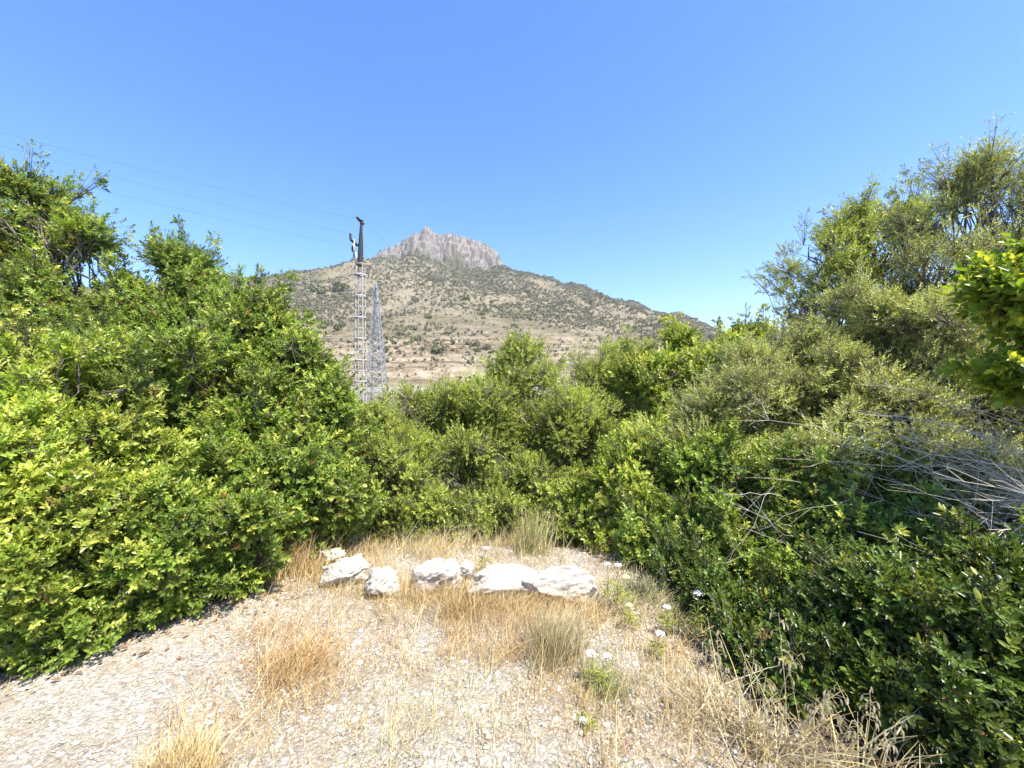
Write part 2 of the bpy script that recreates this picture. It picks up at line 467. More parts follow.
# road at the foot of the mountain with its parapet wall
rx = np.arange(-160, 161, 4.0)
g = Geo(); v = []
for x in rx:
    yy = 105 + 0.0006 * x * x
    v += [(x, yy - 4, 0.35), (x, yy + 4, 0.35), (x, yy + 4, -6), (x, yy - 4, -6)]
i = np.arange(len(rx) - 1)[:, None] * 4
f = np.concatenate([i + np.array([[a, b, b + 4, a + 4]]) for a, b in ((0, 1), (1, 2), (2, 3), (3, 0))])
g.add(v, f)
tag(g.build('road', M['asphalt']), kind='structure')
g = Geo(); v = []
for x in rx:
    yy = 100.8 + 0.0006 * x * x; hh = 0.75 + 0.08 * math.sin(x * 0.35)
    v += [(x, yy - .18, hh), (x, yy + .18, hh), (x, yy + .18, -7), (x, yy - .18, -7)]
g.add(v, f)
tag(g.build('parapet_wall', M['concrete'], origin=(0, 100.8, 0)), 'long low pale concrete wall along the road at the foot of the mountain', 'wall')


# ------------------------------------------------------------------ foliage
def leaf_mesh(pos, d, nrm, L, W, tint, hex_=False, curl=0.15):
    """leaves folded along the midrib; tint (n,3)"""
    side = unit(np.cross(d, nrm)); nrm = np.cross(side, d)
    L = L[:, None]; W = W[:, None]
    if hex_:
        pts = [pos, pos + d * L * 0.34 + side * W * .5 + nrm * W * .16, pos + d * L * 0.72 + side * W * .42 + nrm * (W * .12 - curl * L * .4),
               pos + d * L - nrm * L * curl, pos + d * L * 0.72 - side * W * .42 + nrm * (W * .12 - curl * L * .4), pos + d * L * 0.34 - side * W * .5 + nrm * W * .16]
        q = np.array([[0, 1, 2, 3], [0, 3, 4, 5]]); k = 6
    else:
        pts = [pos, pos + d * L * .5 + side * W * .5 + nrm * W * .15, pos + d * L - nrm * L * curl, pos + d * L * .5 - side * W * .5 + nrm * W * .15]
        q = np.array([[0, 1, 2], [0, 2, 3]]); k = 4
    v = np.stack(pts, 1).reshape(-1, 3)
    f = (np.arange(len(pos))[:, None, None] * k + q[None]).reshape(-1, q.shape[1])
    return v, f, np.repeat(tint, k, 0)


KINDS = {   # leaf length, width, leaves per spray, spray length, spread angle, six-cornered leaf, share of yellow sprays
    'mastic': (0.038, 0.0165, 12, 0.075, 1.10, True, 0.26),
    'bright': (0.042, 0.0175, 12, 0.085, 1.00, True, 0.48),
    'fine':   (0.036, 0.0145, 12, 0.095, 0.95, False, 0.20),
    'olive':  (0.034, 0.0105, 13, 0.115, 0.90, False, 0.30),
    'broad':  (0.056, 0.028, 9, 0.10, 1.00, True, 0.40),
    'shade':  (0.042, 0.0175, 12, 0.09, 1.05, True, 0.10),
}


def bush(name, label, cat, lobes, kind, clumps, sprays=34, clump_r=0.19, base=None, spread=1.0, young=None, dry=0.012, leaf=1.0,
         up=0.45, bare=0.0, shoots=0.13, mat=None, group=None, trunk_r=0.035, stems=5, seed=0):
    rng = np.random.default_rng(seed + 101)
    LL, LW, m, SL, ang, hex_, yg = KINDS[kind]
    LL *= leaf; LW *= leaf; SL *= leaf
    if young is not None: yg = young
    C = np.array([at(px, py, d) for px, py, d, rx_, ry_ in lobes])
    R = 0.86 * np.array([[rx_ / F * d, (rx_ + ry_) / 2 / F * d, ry_ / F * d] for px, py, d, rx_, ry_ in lobes])
    mid = C.mean(0)
    if base is None: base = (mid[0], mid[1] + 0.15)
    b = np.array([base[0], base[1], float(terrain(base[0], base[1])) if not (abs(base[0]) < 13 and -8 < base[1] < 15) else float(near_h(base[0], base[1]))])
    root = empty(name, b); tag(root, label, cat, group)
    # clumps of twigs, mostly near the skin of each lobe
    clumps = int(clumps * 0.9)
    vol = R.prod(1) ** (2 / 3)
    # pads: each lobe carries a number of leafy pads with deep gaps between them, each pad a handful of clumps
    per = 7
    npad = max(6, clumps // per)
    pl = np.concatenate([np.arange(len(C)), np.arange(len(C)), rng.choice(len(C), npad, p=vol / vol.sum())]); npad = len(pl)
    pdir = unit(rng.normal(size=(npad, 3)) + np.array([0, -.12, .12]))
    warp = 1.0 + 0.75 * noise(pdir[:, 0] * 1.9 + pl * 7.3, pdir[:, 2] * 1.9 + pdir[:, 1], seed)
    pc = C[pl] + pdir * R[pl] * (rng.uniform(.18, 1.0, npad) ** .5 * warp)[:, None]
    pr = np.clip(0.42 * R[pl].mean(1), .09, .42) * rng.uniform(.55, 1.3, npad)
    pid = np.repeat(np.arange(npad), per); clumps = len(pid)
    li = pl[pid]
    cd_ = unit(rng.normal(size=(clumps, 3)) + 0.55 * pdir[pid] + np.array([0, 0, .5]))
    cc = pc[pid] + cd_ * (pr[pid] * rng.uniform(.35, 1.0, clumps) ** .5)[:, None] * np.array([1, 1, .72])
    stray = rng.random(clumps) < 0.18
    sdv = unit(rng.normal(size=(clumps, 3)) + np.array([0, 0, .25]))
    alt = C[li] + sdv * R[li] * (rng.uniform(.3, 1.0, clumps) ** .5 * (1.0 + 1.0 * noise(sdv[:, 0] * 2.6 + li * 3.1, sdv[:, 2] * 2.6 + sdv[:, 1], seed + 9)))[:, None]
    cc = np.where(stray[:, None], alt, cc)
    gnd = np.array(near_h(cc[:, 0], cc[:, 1]))
    cc[:, 2] = np.maximum(cc[:, 2], gnd + 0.05 + 0.1 * rng.random(clumps))
    cr = clump_r * rng.uniform(0.45, 1.2, clumps)
    wood = Geo()

    def wander(a, e, n, k):
        t = np.linspace(0, 1, n)[:, None]
        p = a + (e - a) * t
        w = rng.normal(size=(n, 3)) * k * np.linalg.norm(e - a)
        w[0] = 0; w[-1] = 0
        p = p + w
        p[:, 2] += np.sin(t[:, 0] * math.pi) * 0.08 * np.linalg.norm(e - a)
        return p
    limb_nodes = []
    for k in range(len(C)):
        s0 = b + np.array([rng.uniform(-1, 1), rng.uniform(-1, 1), 0]) * 0.12 * stems ** .5 - np.array([0, 0, 0.05])
        p = wander(s0, C[k], 8, 0.035)
        wood.tube(p, np.linspace(trunk_r * rng.uniform(.7, 1.1), trunk_r * 0.33, 8), 6)
        limb_nodes.append(p)
        for _ in range(2):
            e = C[k] + unit(rng.normal(size=3)) * R[k] * 0.8
            q = wander(p[int(rng.integers(3, 7))], e, 6, 0.05)
            wood.tube(q, np.linspace(trunk_r * .4, trunk_r * .14, 6), 5)
    for k in range(clumps):
        p = limb_nodes[li[k]]
        j = int(rng.integers(4, 8))
        q = wander(p[j], cc[k], 5, 0.06)
        wood.tube(q, np.linspace(trunk_r * .26, 0.004, 5), 4)
    # sprays
    sprays = int(sprays * 1.3); n = clumps * sprays
    ci = np.repeat(np.arange(clumps), sprays)
    sd = unit(rng.normal(size=(n, 3)))
    out_ = unit(unit(cc - pc[pid])[ci] * .8 + unit(cc - C[li])[ci] * .6)
    stretch = np.array([1, 1, 0.8])
    keep = None
    sp = cc[ci] + sd * cr[ci][:, None] * stretch * (rng.uniform(0.15, 1.0, n) ** 0.5 * np.where(rng.random(n) < .14, rng.uniform(1.1, 1.9, n), 1.0))[:, None] * spread
    ax = unit(sd * 0.75 + out_ * 0.45 + np.array([0, 0, up]) + rng.normal(size=(n, 3)) * 0.25)
    # some clumps grow out as long shoots
    shoot = (rng.random(clumps) < shoots)[ci]
    sdir = unit(unit(cc - C[li]) * 0.8 + np.array([0, 0, 0.9]) + rng.normal(size=(clumps, 3)) * 0.3)[ci]
    reach = rng.random(n) ** 0.8 * (1.5 * clump_r + 0.12)
    thin = (0.62 * cr[ci])[:, None] * (1.1 - 0.7 * reach / (1.5 * clump_r + 0.12))[:, None]
    sp = np.where(shoot[:, None], cc[ci] + sdir * reach[:, None] + sd * thin * rng.random(n)[:, None], sp)
    ax = np.where(shoot[:, None], unit(sdir * 0.7 + sd * 0.8), ax)
    drop = shoot & (rng.random(n) < 0.4)
    for k in np.nonzero(np.bincount(ci[shoot], minlength=clumps))[0]:
        e = cc[k] + unit(cc[k] - C[li[k]]) * 0; j0 = int(np.argmax(ci == k))
        wood.tube(np.array([cc[k], cc[k] + sdir[j0] * (0.8 * clump_r + 0.06), cc[k] + sdir[j0] * (1.5 * clump_r + 0.12)]), [0.006, 0.004, 0.002], 4)
    if True:
        keep = (rng.random(n) >= bare) & ~drop
        sp = sp[keep]; ax = ax[keep]; ci = ci[keep]; n = len(sp)
    gz_ = near_h(sp[:, 0], sp[:, 1]); sp[:, 2] = np.maximum(sp[:, 2], gz_ + 0.02)
    pick = rng.random(n) < 0.5
    wood.sticks(cc[ci][pick], (sp + ax * SL)[pick], 0.0028, 0.0012)
    ref = unit(np.cross(ax, rng.normal(size=(n, 3)))); ref2 = np.cross(ax, ref)
    t = (np.arange(m) + 0.5) / m
    phi = np.arange(m) * 2.4 + rng.uniform(0, 6.28, n)[:, None]
    a_ = ang * (1.25 - 0.95 * t)[None] * rng.uniform(.75, 1.2, (n, m))
    radial = ref[:, None] * np.cos(phi)[..., None] + ref2[:, None] * np.sin(phi)[..., None]
    d = unit(ax[:, None] * np.cos(a_)[..., None] + radial * np.sin(a_)[..., None])
    pos = sp[:, None] + ax[:, None] * (t * SL)[None, :, None]
    nrm = unit(ax[:, None] * np.sin(a_)[..., None] - radial * np.cos(a_)[..., None] + rng.normal(size=(n, m, 3)) * 0.25 + np.array([0, 0, .25]))
    L = LL * rng.uniform(.5, 1.2, (n, m)) * rng.uniform(.7, 1.25, n)[:, None]
    W = LW / LL * L * rng.uniform(.85, 1.15, (n, m))
    clump_y = np.clip(rng.normal(0.5, .35, clumps), 0, 1)[ci]
    is_y = rng.random(n) < yg * (0.3 + 1.4 * clump_y)
    yy = np.where(is_y, rng.uniform(.35, 1.0, n), rng.uniform(0, .16, n))
    ymap = np.clip(yy[:, None] * (0.35 + 0.75 * t[None]), 0, 1)
    shade = np.clip(rng.normal(0.5, .2, (n, m)) + rng.normal(0, .12, n)[:, None] + (0.36 * rng.normal(size=clumps))[ci][:, None], 0, 1)
    dr = np.where(rng.random((n, m)) < dry, rng.uniform(.5, 1, (n, m)), 0) + np.where(rng.random(n) < dry * .5, .8, 0)[:, None]
    tint = np.stack([ymap, shade, np.clip(dr, 0, 1)], -1).reshape(-1, 3)
    v, f, tt = leaf_mesh(pos.reshape(-1, 3), d.reshape(-1, 3), nrm.reshape(-1, 3), L.ravel(), W.ravel(), tint, hex_)
    wood.build('trunk', M['bark'], root)
    mesh('crown', v, f, M[mat or kind], root, tt)
    return root


LOBES = 0
B = bush
SH = 'shrubs around the clearing'
# ---- left side
B('mastic_tree', 'tallest shrub-like tree at the upper left, its dark sprigs rising against the blue sky', 'tree',
  [(15, 240, 4.8, 85, 55), (-70, 260, 4.9, 90, 90), (72, 300, 4.7, 56, 44), (40, 200, 4.9, 38, 22), (98, 240, 4.9, 22, 14), (25, 335, 4.6, 100, 60), (-60, 400, 4.6, 100, 80), (90, 380, 4.5, 80, 60)],
  'mastic', 470, 34, 0.24, base=(-5.0, 4.9), trunk_r=0.05, young=.2, dry=.03, seed=1)
B('mastic_tree', 'round dark green treetop standing as a separate knob against the sky', 'tree',
  [(185, 264, 5.6, 30, 17), (198, 288, 5.5, 24, 16), (165, 325, 5.5, 60, 32), (225, 326, 5.4, 46, 30), (180, 370, 5.2, 90, 50)], 'mastic', 300, 34, 0.24, trunk_r=.045, young=.1, dry=.03, seed=2)
B('mastic_bush', 'big rounded glossy green bush below the knob-topped tree, sloping down towards the pole', 'bush',
  [(240, 330, 4.2, 50, 32), (286, 358, 4.3, 38, 32), (205, 400, 4.0, 82, 58), (300, 408, 4.3, 42, 42), (262, 470, 3.8, 74, 60), (150, 440, 3.7, 90, 80)], 'mastic', 460, 36, 0.20, young=.25, seed=3)
B('mastic_bush', 'large yellow-green bush with bright tips at the left edge, beside the gravel', 'bush',
  [(40, 375, 2.95, 60, 45), (-60, 420, 2.8, 90, 90), (50, 455, 2.75, 95, 60), (25, 555, 2.5, 105, 75), (110, 520, 2.8, 65, 55), (-60, 560, 2.4, 100, 90), (0, 630, 2.35, 90, 45)], 'bright', 480, 32, 0.15, young=.45, seed=4)
B('mastic_bush', 'low green bush spilling onto the pale gravel at the lower left', 'bush',
  [(160, 545, 2.9, 75, 55), (215, 530, 3.1, 60, 50), (130, 605, 2.65, 60, 32), (225, 580, 3.0, 38, 20), (90, 600, 2.6, 60, 40)], 'bright', 260, 32, 0.14, young=.25, mat='mastic', seed=5)
B('mastic_bush', 'upright green bush just left of the white rocks, below the lattice tower', 'bush',
  [(315, 465, 3.9, 44, 56), (285, 515, 3.7, 50, 38), (332, 425, 4.2, 24, 30), (335, 512, 3.9, 28, 30)], 'mastic', 250, 34, 0.16, young=.22, seed=6)
# ---- middle
B('green_shrub', 'soft fresh green shrub behind the leftmost rocks, right below the pylon', 'bush',
  [(395, 485, 5.0, 42, 52), (372, 436, 5.3, 28, 32), (408, 450, 5.2, 26, 26), (425, 515, 4.8, 40, 32), (380, 525, 4.7, 32, 24)], 'fine', 200, 34, 0.19, young=.2, seed=7)
B('green_shrub', 'feathery green shrub behind the second group of rocks, left of the taller centre bush', 'bush',
  [(460, 455, 5.6, 48, 52), (437, 414, 5.8, 32, 24), (475, 515, 5.2, 50, 34), (485, 415, 5.9, 32, 32), (418, 436, 5.7, 24, 26)], 'fine', 260, 34, 0.2, young=.16, seed=8)
B('green_shrub', 'tall dark-stemmed shrub in the middle whose top stands against the foot of the mountain', 'bush',
  [(530, 364, 6.3, 28, 26), (508, 430, 6.2, 50, 55), (560, 425, 6.0, 45, 60), (545, 505, 5.4, 45, 40), (508, 380, 6.4, 20, 22)], 'fine', 280, 34, 0.21, young=.16, seed=9)
B('olive_shrub', 'greyish olive shrub in front of the right flank of the mountain', 'bush',
  [(595, 386, 6.8, 40, 34), (632, 372, 7.0, 32, 24), (590, 455, 6.0, 48, 62), (640, 430, 6.4, 45, 50)], 'olive', 270, 36, 0.22, young=.2, mat='fine', seed=10)
B('yellow_shrub', 'bright yellow-green shrub on the skyline right of the mountain, with one thin sprig sticking up', 'bush',
  [(700, 380, 6.0, 55, 30), (752, 356, 6.2, 36, 24), (650, 376, 6.2, 30, 22), (684, 334, 6.3, 5, 14), (700, 425, 5.6, 65, 50), (738, 348, 6.3, 16, 12)], 'bright', 300, 32, 0.19, young=.45, seed=11)
B('yellow_shrub', 'leafy yellow-tipped bush standing over the right end of the row of rocks', 'bush',
  [(628, 490, 4.3, 44, 52), (590, 520, 4.4, 32, 34), (662, 455, 4.5, 34, 30), (640, 540, 4.1, 42, 28), (660, 560, 3.9, 30, 18)], 'bright', 230, 30, 0.16, young=.42, seed=12)
B('green_shrub', 'dark glossy green bush with deep shade under it, behind the white flowers', 'bush',
  [(735, 490, 3.9, 66, 48), (652, 552, 3.6, 32, 26), (700, 550, 3.5, 42, 32), (800, 480, 3.7, 52, 46), (785, 565, 3.3, 60, 38), (850, 545, 3.1, 55, 40), (900, 520, 3.3, 50, 36)], 'mastic', 400, 34, 0.16, young=.22, seed=13)
# ---- right side
B('olive_bush', 'pale olive bush with fine leaves sprawling across the right middle above the dark bush', 'bush',
  [(800, 400, 4.5, 75, 52), (870, 425, 4.1, 70, 55), (730, 430, 4.4, 52, 44), (850, 360, 4.8, 60, 38), (900, 470, 3.7, 65, 40), (820, 470, 3.75, 55, 36), (700, 470, 4.1, 34, 34)], 'olive', 520, 38, 0.18, young=.3, seed=14)
B('open_tree', 'airy tree with upright bare-tipped shoots against the sky at the right', 'tree',
  [(825, 268, 6.6, 46, 38), (868, 240, 6.8, 30, 32), (797, 305, 6.4, 26, 32), (890, 285, 6.5, 45, 40), (845, 330, 6.4, 60, 36), (845, 225, 6.7, 20, 22), (915, 225, 6.7, 25, 30)], 'fine', 190, 28, 0.25, base=(5.8, 6.7), trunk_r=.06, up=.9, young=.2, leaf=1.1, bare=.2, shoots=.4, seed=15)
B('open_tree', 'tallest tree at the far right edge with thin grey-green twigs over the sky', 'tree',
  [(972, 190, 5.6, 24, 24), (1030, 212, 5.5, 45, 44), (935, 225, 5.7, 30, 32), (1000, 270, 5.4, 75, 50), (930, 285, 5.5, 50, 40), (1060, 290, 5.2, 70, 80)], 'olive', 270, 28, 0.25, base=(7.0, 5.6), trunk_r=.06, up=.7, young=.2, leaf=1.1, bare=.2, shoots=.35, seed=16)
B('olive_bush', 'grey-green twiggy bush under the tallest tree at the right', 'bush',
  [(940, 355, 4.3, 70, 45), (890, 325, 4.5, 48, 36), (1010, 370, 4.2, 60, 45), (970, 410, 3.9, 60, 40), (1010, 450, 3.6, 60, 40), (960, 500, 3.4, 60, 40), (1040, 520, 3.2, 60, 40)], 'olive', 440, 36, 0.19, young=.12, dry=.05, seed=17)
B('broadleaf_tree', 'near tree leaning in from the right edge with big yellow-green leaves', 'tree',
  [(1015, 300, 2.6, 28, 22), (1080, 325, 2.6, 46, 42), (1035, 390, 2.6, 28, 22), (1150, 270, 2.5, 60, 44), (1140, 380, 2.4, 50, 40)], 'broad', 140, 26, 0.12, base=(4.1, 2.2), trunk_r=.06, young=.4, seed=18)
B('mastic_bush', 'big dark shaded bush filling the lower right corner', 'bush',
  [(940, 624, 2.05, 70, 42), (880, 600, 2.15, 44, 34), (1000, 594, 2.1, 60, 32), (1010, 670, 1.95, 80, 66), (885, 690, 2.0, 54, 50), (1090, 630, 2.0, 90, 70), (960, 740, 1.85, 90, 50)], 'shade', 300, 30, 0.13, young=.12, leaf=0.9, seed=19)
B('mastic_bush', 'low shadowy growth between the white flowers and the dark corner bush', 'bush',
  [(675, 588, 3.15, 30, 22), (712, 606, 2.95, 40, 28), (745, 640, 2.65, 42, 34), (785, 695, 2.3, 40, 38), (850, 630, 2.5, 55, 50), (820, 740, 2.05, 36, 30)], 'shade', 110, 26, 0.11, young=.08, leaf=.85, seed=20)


# ------------------------------------------------------------------ dead wood among the shrubs
def dead_sticks(name, label, cat, starts, aims, count, length, sag, mat, seed, twigs=5, r=0.006, group=None):
    rng = np.random.default_rng(seed)
    a = np.array(starts, float); e = np.array(aims, float)
    base = a.mean(0)
    root = empty(name, base); tag(root, label, cat, group)
    st, tw = Geo(), Geo()
    for k in range(count):
        p0 = a[rng.integers(len(a))] + rng.normal(size=3) * 0.10
        p1 = e[rng.integers(len(e))] + rng.normal(size=3) * 0.16
        L = np.linalg.norm(p1 - p0); q = rng.uniform(*length)
        t = np.linspace(0, q, 7)[:, None]
        p = p0 + (p1 - p0) * t + np.cumsum(rng.normal(size=(7, 3)), 0) * 0.014 * L
        p[:, 2] += np.sin(t[:, 0] * math.pi) * sag * L * rng.uniform(.3, 1.2)
        rr = r * rng.uniform(.5, 1.2)
        st.tube(p, np.linspace(rr, rr * .3, 7), 5)
        for _ in range(twigs):
            j = int(rng.integers(2, 6)); s0 = p[j]
            dd = unit(unit(p1 - p0) * 0.9 + rng.normal(size=3) * 0.6)
            s1 = s0 + dd * rng.uniform(.08, .26); s2 = s1 + unit(dd + rng.normal(size=3) * .5) * rng.uniform(.05, .15)
            tw.tube(np.array([s0, s1, s2]), [rr * .4, rr * .3, rr * .15], 4)
    st.build('stems', mat, root); tw.build('twigs', mat, root)
    return root


dead_sticks('dead_bush', 'tangle of bare grey-white dead branches at the right edge over the dark corner bush', 'dead bush',
            [at(1120, 480, 2.5), at(1120, 530, 2.5), at(1110, 565, 2.45), at(1090, 590, 2.5), at(1130, 500, 2.6), at(1060, 550, 2.6)],
            [at(780, 420, 3.1), at(760, 450, 3.3), at(840, 510, 2.7), at(840, 400, 2.9), at(880, 550, 2.5), at(800, 475, 2.9), at(880, 390, 3.0), at(720, 430, 3.5), at(820, 540, 2.7), at(900, 360, 3.2)], 46, (.35, .95), 0.10, M['deadwood'], 5, 9, 0.0046)
dead_sticks('dead_branch', 'thin pale dead branches poking out of the dark glossy bush behind the white flowers', 'branch',
            [at(800, 490, 3.2), at(800, 560, 3.1)], [at(690, 470, 3.2), at(700, 580, 3.0), at(705, 520, 3.1)], 8, (.6, 1.0), 0.03, M['deadwood'], 6, 4, 0.0026)
dead_sticks('bare_shrub', 'bare grey-brown twiggy shrub between the centre bush and the yellow-green one, against the slope', 'shrub',
            [at(618, 420, 7.6), at(628, 425, 7.7)], [at(600, 335, 7.6), at(612, 322, 7.6), at(628, 326, 7.7), at(642, 335, 7.7), at(650, 345, 7.6), at(595, 350, 7.6)], 36, (.75, 1.05), 0.0, M['bark'], 7, 7, 0.009)
dead_sticks('bare_shrub', 'bare brown twigs showing between the feathery shrub and the fresh green one below the tower', 'shrub',
            [at(415, 500, 4.7)], [at(405, 425, 4.7), at(420, 420, 4.7), at(436, 428, 4.7), at(395, 440, 4.7)], 9, (.6, .95), 0.0, M['bark'], 8, 5, 0.004)

# ------------------------------------------------------------------ rocks
def rock(label, px0, px1, py0, py1, d, seed, depth=0.75):
    rng = np.random.default_rng(seed)
    import bmesh
    bm = bmesh.new(); bmesh.ops.create_icosphere(bm, subdivisions=5, radius=1.0)
    v = np.array([x.co[:] for x in bm.verts]); f = np.array([[x.index for x in p.verts] for p in bm.faces]); bm.free()
    for _ in range(9):
        n = unit(rng.normal(size=3) * np.array([1, 1, .9])); h = rng.uniform(.42, .78)
        s = v @ n; v = v - n[None] * np.maximum(s - h, 0)[:, None] * 0.92
    nn = unit(v)
    k = 0.22 * fbm(v[:, 0] * 1.7 + seed, v[:, 2] * 1.7 + v[:, 1], seed, 5) + 0.16 * fbm(v[:, 1] * 4 + seed, v[:, 2] * 4 - v[:, 0] * 3, seed + 3, 4, True)
    k = k + 0.07 * fbm(v[:, 0] * 9 + seed, v[:, 2] * 9 + v[:, 1] * 7, seed + 8, 4)
    v = v + nn * k[:, None]
    w = (px1 - px0) / F * d / 2; h = (py1 - py0) / F * d / 2
    c = at((px0 + px1) / 2, (py0 + py1) / 2, d)
    v = v * np.array([w * 1.25, max(w * depth, h * .8), h * 1.0]) + c - np.array([0, 0, 0.12 * h])
    g0 = float(near_h(c[0], c[1]))
    o = mesh('rock', v, f, M['rock'], None, None, False, origin=(c[0], c[1], g0))
    tag(o, label, 'rock', 'white limestone rocks edging the clearing')


rock('small flat white rock at the left end of the row, half in dry grass', 316, 343, 545, 563, 3.55, 1)
rock('long low white rock with a cracked face, second from the left', 328, 373, 553, 586, 3.18, 2)
rock('upright white rock split by a rusty ledge, just right of the long low one', 371, 399, 562, 597, 3.02, 3)
rock('broad cream rock in tall straw in the middle of the row', 408, 454, 556, 593, 3.08, 4)
rock('smallest pointed white rock wedged left of the largest rock', 458, 474, 560, 586, 3.14, 5)
rock('largest brightest white rock with a peaked top in the row', 472, 533, 556, 600, 3.0, 6, .6)
rock('long pale rock at the right end behind the grey-green tuft', 522, 596, 563, 606, 2.95, 23, .5)


# ------------------------------------------------------------------ gravel stones, straw and dry grass
def gpos(px, py):
    d = CAMZ * F / (py - 384.0)
    return np.array([(px - 512) / F * d, d])


def blades(rng, xy, h, col, lean=0.5, w=0.0028, curl=0.6):
    """many grass blades: three-segment tapering strips; xy (n,2), h (n,), col (n,3)"""
    n = len(xy); az = rng.uniform(0, 2 * math.pi, n)
    out_ = np.stack([np.cos(az), np.sin(az), np.zeros(n)], 1); sd_ = np.stack([-np.sin(az + .6), np.cos(az + .6), np.zeros(n)], 1)
    ln = np.abs(rng.normal(0, lean, n)); cu = rng.uniform(.1, 1, n) * curl
    z0 = near_h(xy[:, 0], xy[:, 1]) - 0.01
    pts = []
    for t in (0, .35, .7, 1.0):
        r = h * (ln * t + cu * t * t * .8); z = h * (t - .28 * cu * t * t)
        c = np.stack([xy[:, 0], xy[:, 1], z0], 1) + out_ * r[:, None]; c[:, 2] += z
        ww = w * (1 - .85 * t) * (0.7 + h * 2)
        pts += [c - sd_ * ww[:, None], c + sd_ * ww[:, None]]
    v = np.stack(pts, 1).reshape(-1, 3)
    q = np.array([[0, 1, 3, 2], [2, 3, 5, 4], [4, 5, 7, 6]])
    f = (np.arange(n)[:, None, None] * 8 + q[None]).reshape(-1, 4)
    return v, f, np.repeat(col, 8, 0)


def shades(rng, n, cols, var=.22):
    c = np.array(cols)[rng.integers(len(cols), size=n)]
    return np.clip(c * (1 + rng.normal(0, var, n))[:, None], 0.02, .85)


STRAW = [(.56, .42, .18), (.62, .49, .24), (.50, .34, .14), (.64, .55, .33), (.38, .26, .12)]
RUST = [(.44, .25, .10), (.52, .34, .14), (.58, .43, .19), (.36, .20, .09), (.60, .48, .24)]
PALE = [(.58, .50, .28), (.50, .43, .21), (.40, .34, .15), (.62, .54, .33)]

# stones
rng = np.random.default_rng(31)
n = 36000
px_ = rng.uniform(-3.3, 2.2, n); py_ = 1.35 + 2.7 * rng.random(n) ** 1.25
ok = soil_at(px_, py_) < .5 + .3 * rng.random(n); px_, py_ = px_[ok], py_[ok]; n = len(px_)
ico = np.array([[0, 0, 1], [.89, 0, .45], [.28, .85, .45], [-.72, .53, .45], [-.72, -.53, .45], [.28, -.85, .45], [.72, .53, -.45], [-.28, .85, -.45], [-.89, 0, -.45], [-.28, -.85, -.45], [.72, -.53, -.45], [0, 0, -1]])
icf = np.array([[0, 1, 2], [0, 2, 3], [0, 3, 4], [0, 4, 5], [0, 5, 1], [1, 6, 2], [2, 7, 3], [3, 8, 4], [4, 9, 5], [5, 10, 1], [2, 6, 7], [3, 7, 8], [4, 8, 9], [5, 9, 10], [1, 10, 6]])
size = 0.0028 + 0.0045 * rng.random(n) ** 2 + 0.012 * rng.random(n) ** 14
sc_ = size[:, None] * np.stack([rng.uniform(.8, 1.6, n), rng.uniform(.7, 1.1, n), rng.uniform(.3, .6, n)], 1)
v = ico[None] * sc_[:, None] * rng.uniform(.7, 1.25, (n, 12, 1))
a_ = rng.uniform(0, 6.28, n); ca, sa = np.cos(a_)[:, None], np.sin(a_)[:, None]
v = np.stack([v[..., 0] * ca - v[..., 1] * sa, v[..., 0] * sa + v[..., 1] * ca, v[..., 2]], -1)
v = v + np.stack([px_, py_, near_h(px_, py_) + 0.25 * size], 1)[:, None]
colr = shades(rng, n, [(.54, .51, .43), (.50, .465, .385), (.58, .55, .48), (.36, .315, .24), (.46, .41, .32)], .13)
tag(mesh('gravel_stones', v.reshape(-1, 3), (np.arange(n)[:, None, None] * 12 + icf[None]).reshape(-1, 3), M['stone_bits'], None, np.repeat(colr, 12, 0)),
    'loose pale limestone chips over the clearing', 'gravel', kind='stuff')

# grass: patches seen in the photograph (where, radius, blades, height, colours)
PATCH = [((335, 590), .07, 200, .12, STRAW), ((420, 598), .08, 260, .13, RUST), ((485, 605), .10, 320, .14, STRAW), ((530, 606), .10, 320, .14, STRAW), ((575, 612), .10, 300, .13, RUST), ((392, 602), .06, 200, .11, STRAW), ((345, 588), .14, 420, .13, STRAW), ((385, 600), .12, 380, .13, RUST), ((430, 596), .14, 500, .16, STRAW), ((500, 604), .16, 500, .15, RUST), ((560, 610), .18, 600, .15, STRAW), ((340, 566), .12, 300, .2, STRAW), ((610, 600), .16, 420, .15, PALE), ((650, 640), .2, 500, .1, RUST), ((680, 660), .25, 500, .12, STRAW), ((640, 590), .22, 400, .16, PALE), ((690, 620), .2, 350, .12, RUST),
         ((290, 575), .30, 1300, .16, RUST), ((300, 640), .26, 1100, .13, RUST), ((270, 700), .22, 900, .12, RUST), ((330, 735), .30, 800, .09, STRAW),
         ((440, 605), .28, 1300, .17, STRAW), ((480, 640), .26, 1300, .15, RUST), ((535, 640), .28, 1200, .16, STRAW), ((430, 735), .30, 1700, .10, PALE),
         ((480, 720), .22, 600, .08, STRAW), ((590, 735), .16, 700, .10, RUST), ((360, 570), .35, 1100, .13, STRAW), ((420, 560), .4, 1200, .16, STRAW),
         ((520, 600), .25, 900, .15, RUST), ((350, 610), .4, 900, .10, STRAW), ((660, 700), .25, 900, .11, STRAW), ((700, 745), .25, 900, .14, STRAW),
         ((600, 620), .25, 800, .13, STRAW), ((320, 550), .4, 1000, .18, STRAW), ((500, 552), .5, 900, .2, STRAW), ((620, 690), .3, 500, .08, PALE),
         ((380, 680), .5, 700, .07, STRAW), ((230, 660), .4, 350, .05, STRAW), ((120, 720), .4, 300, .05, STRAW), ((560, 690), .4, 400, .06, PALE), ((450, 545), .5, 900, .2, PALE)]
V, Fc, T, off = [], [], [], 0
rng = np.random.default_rng(33)
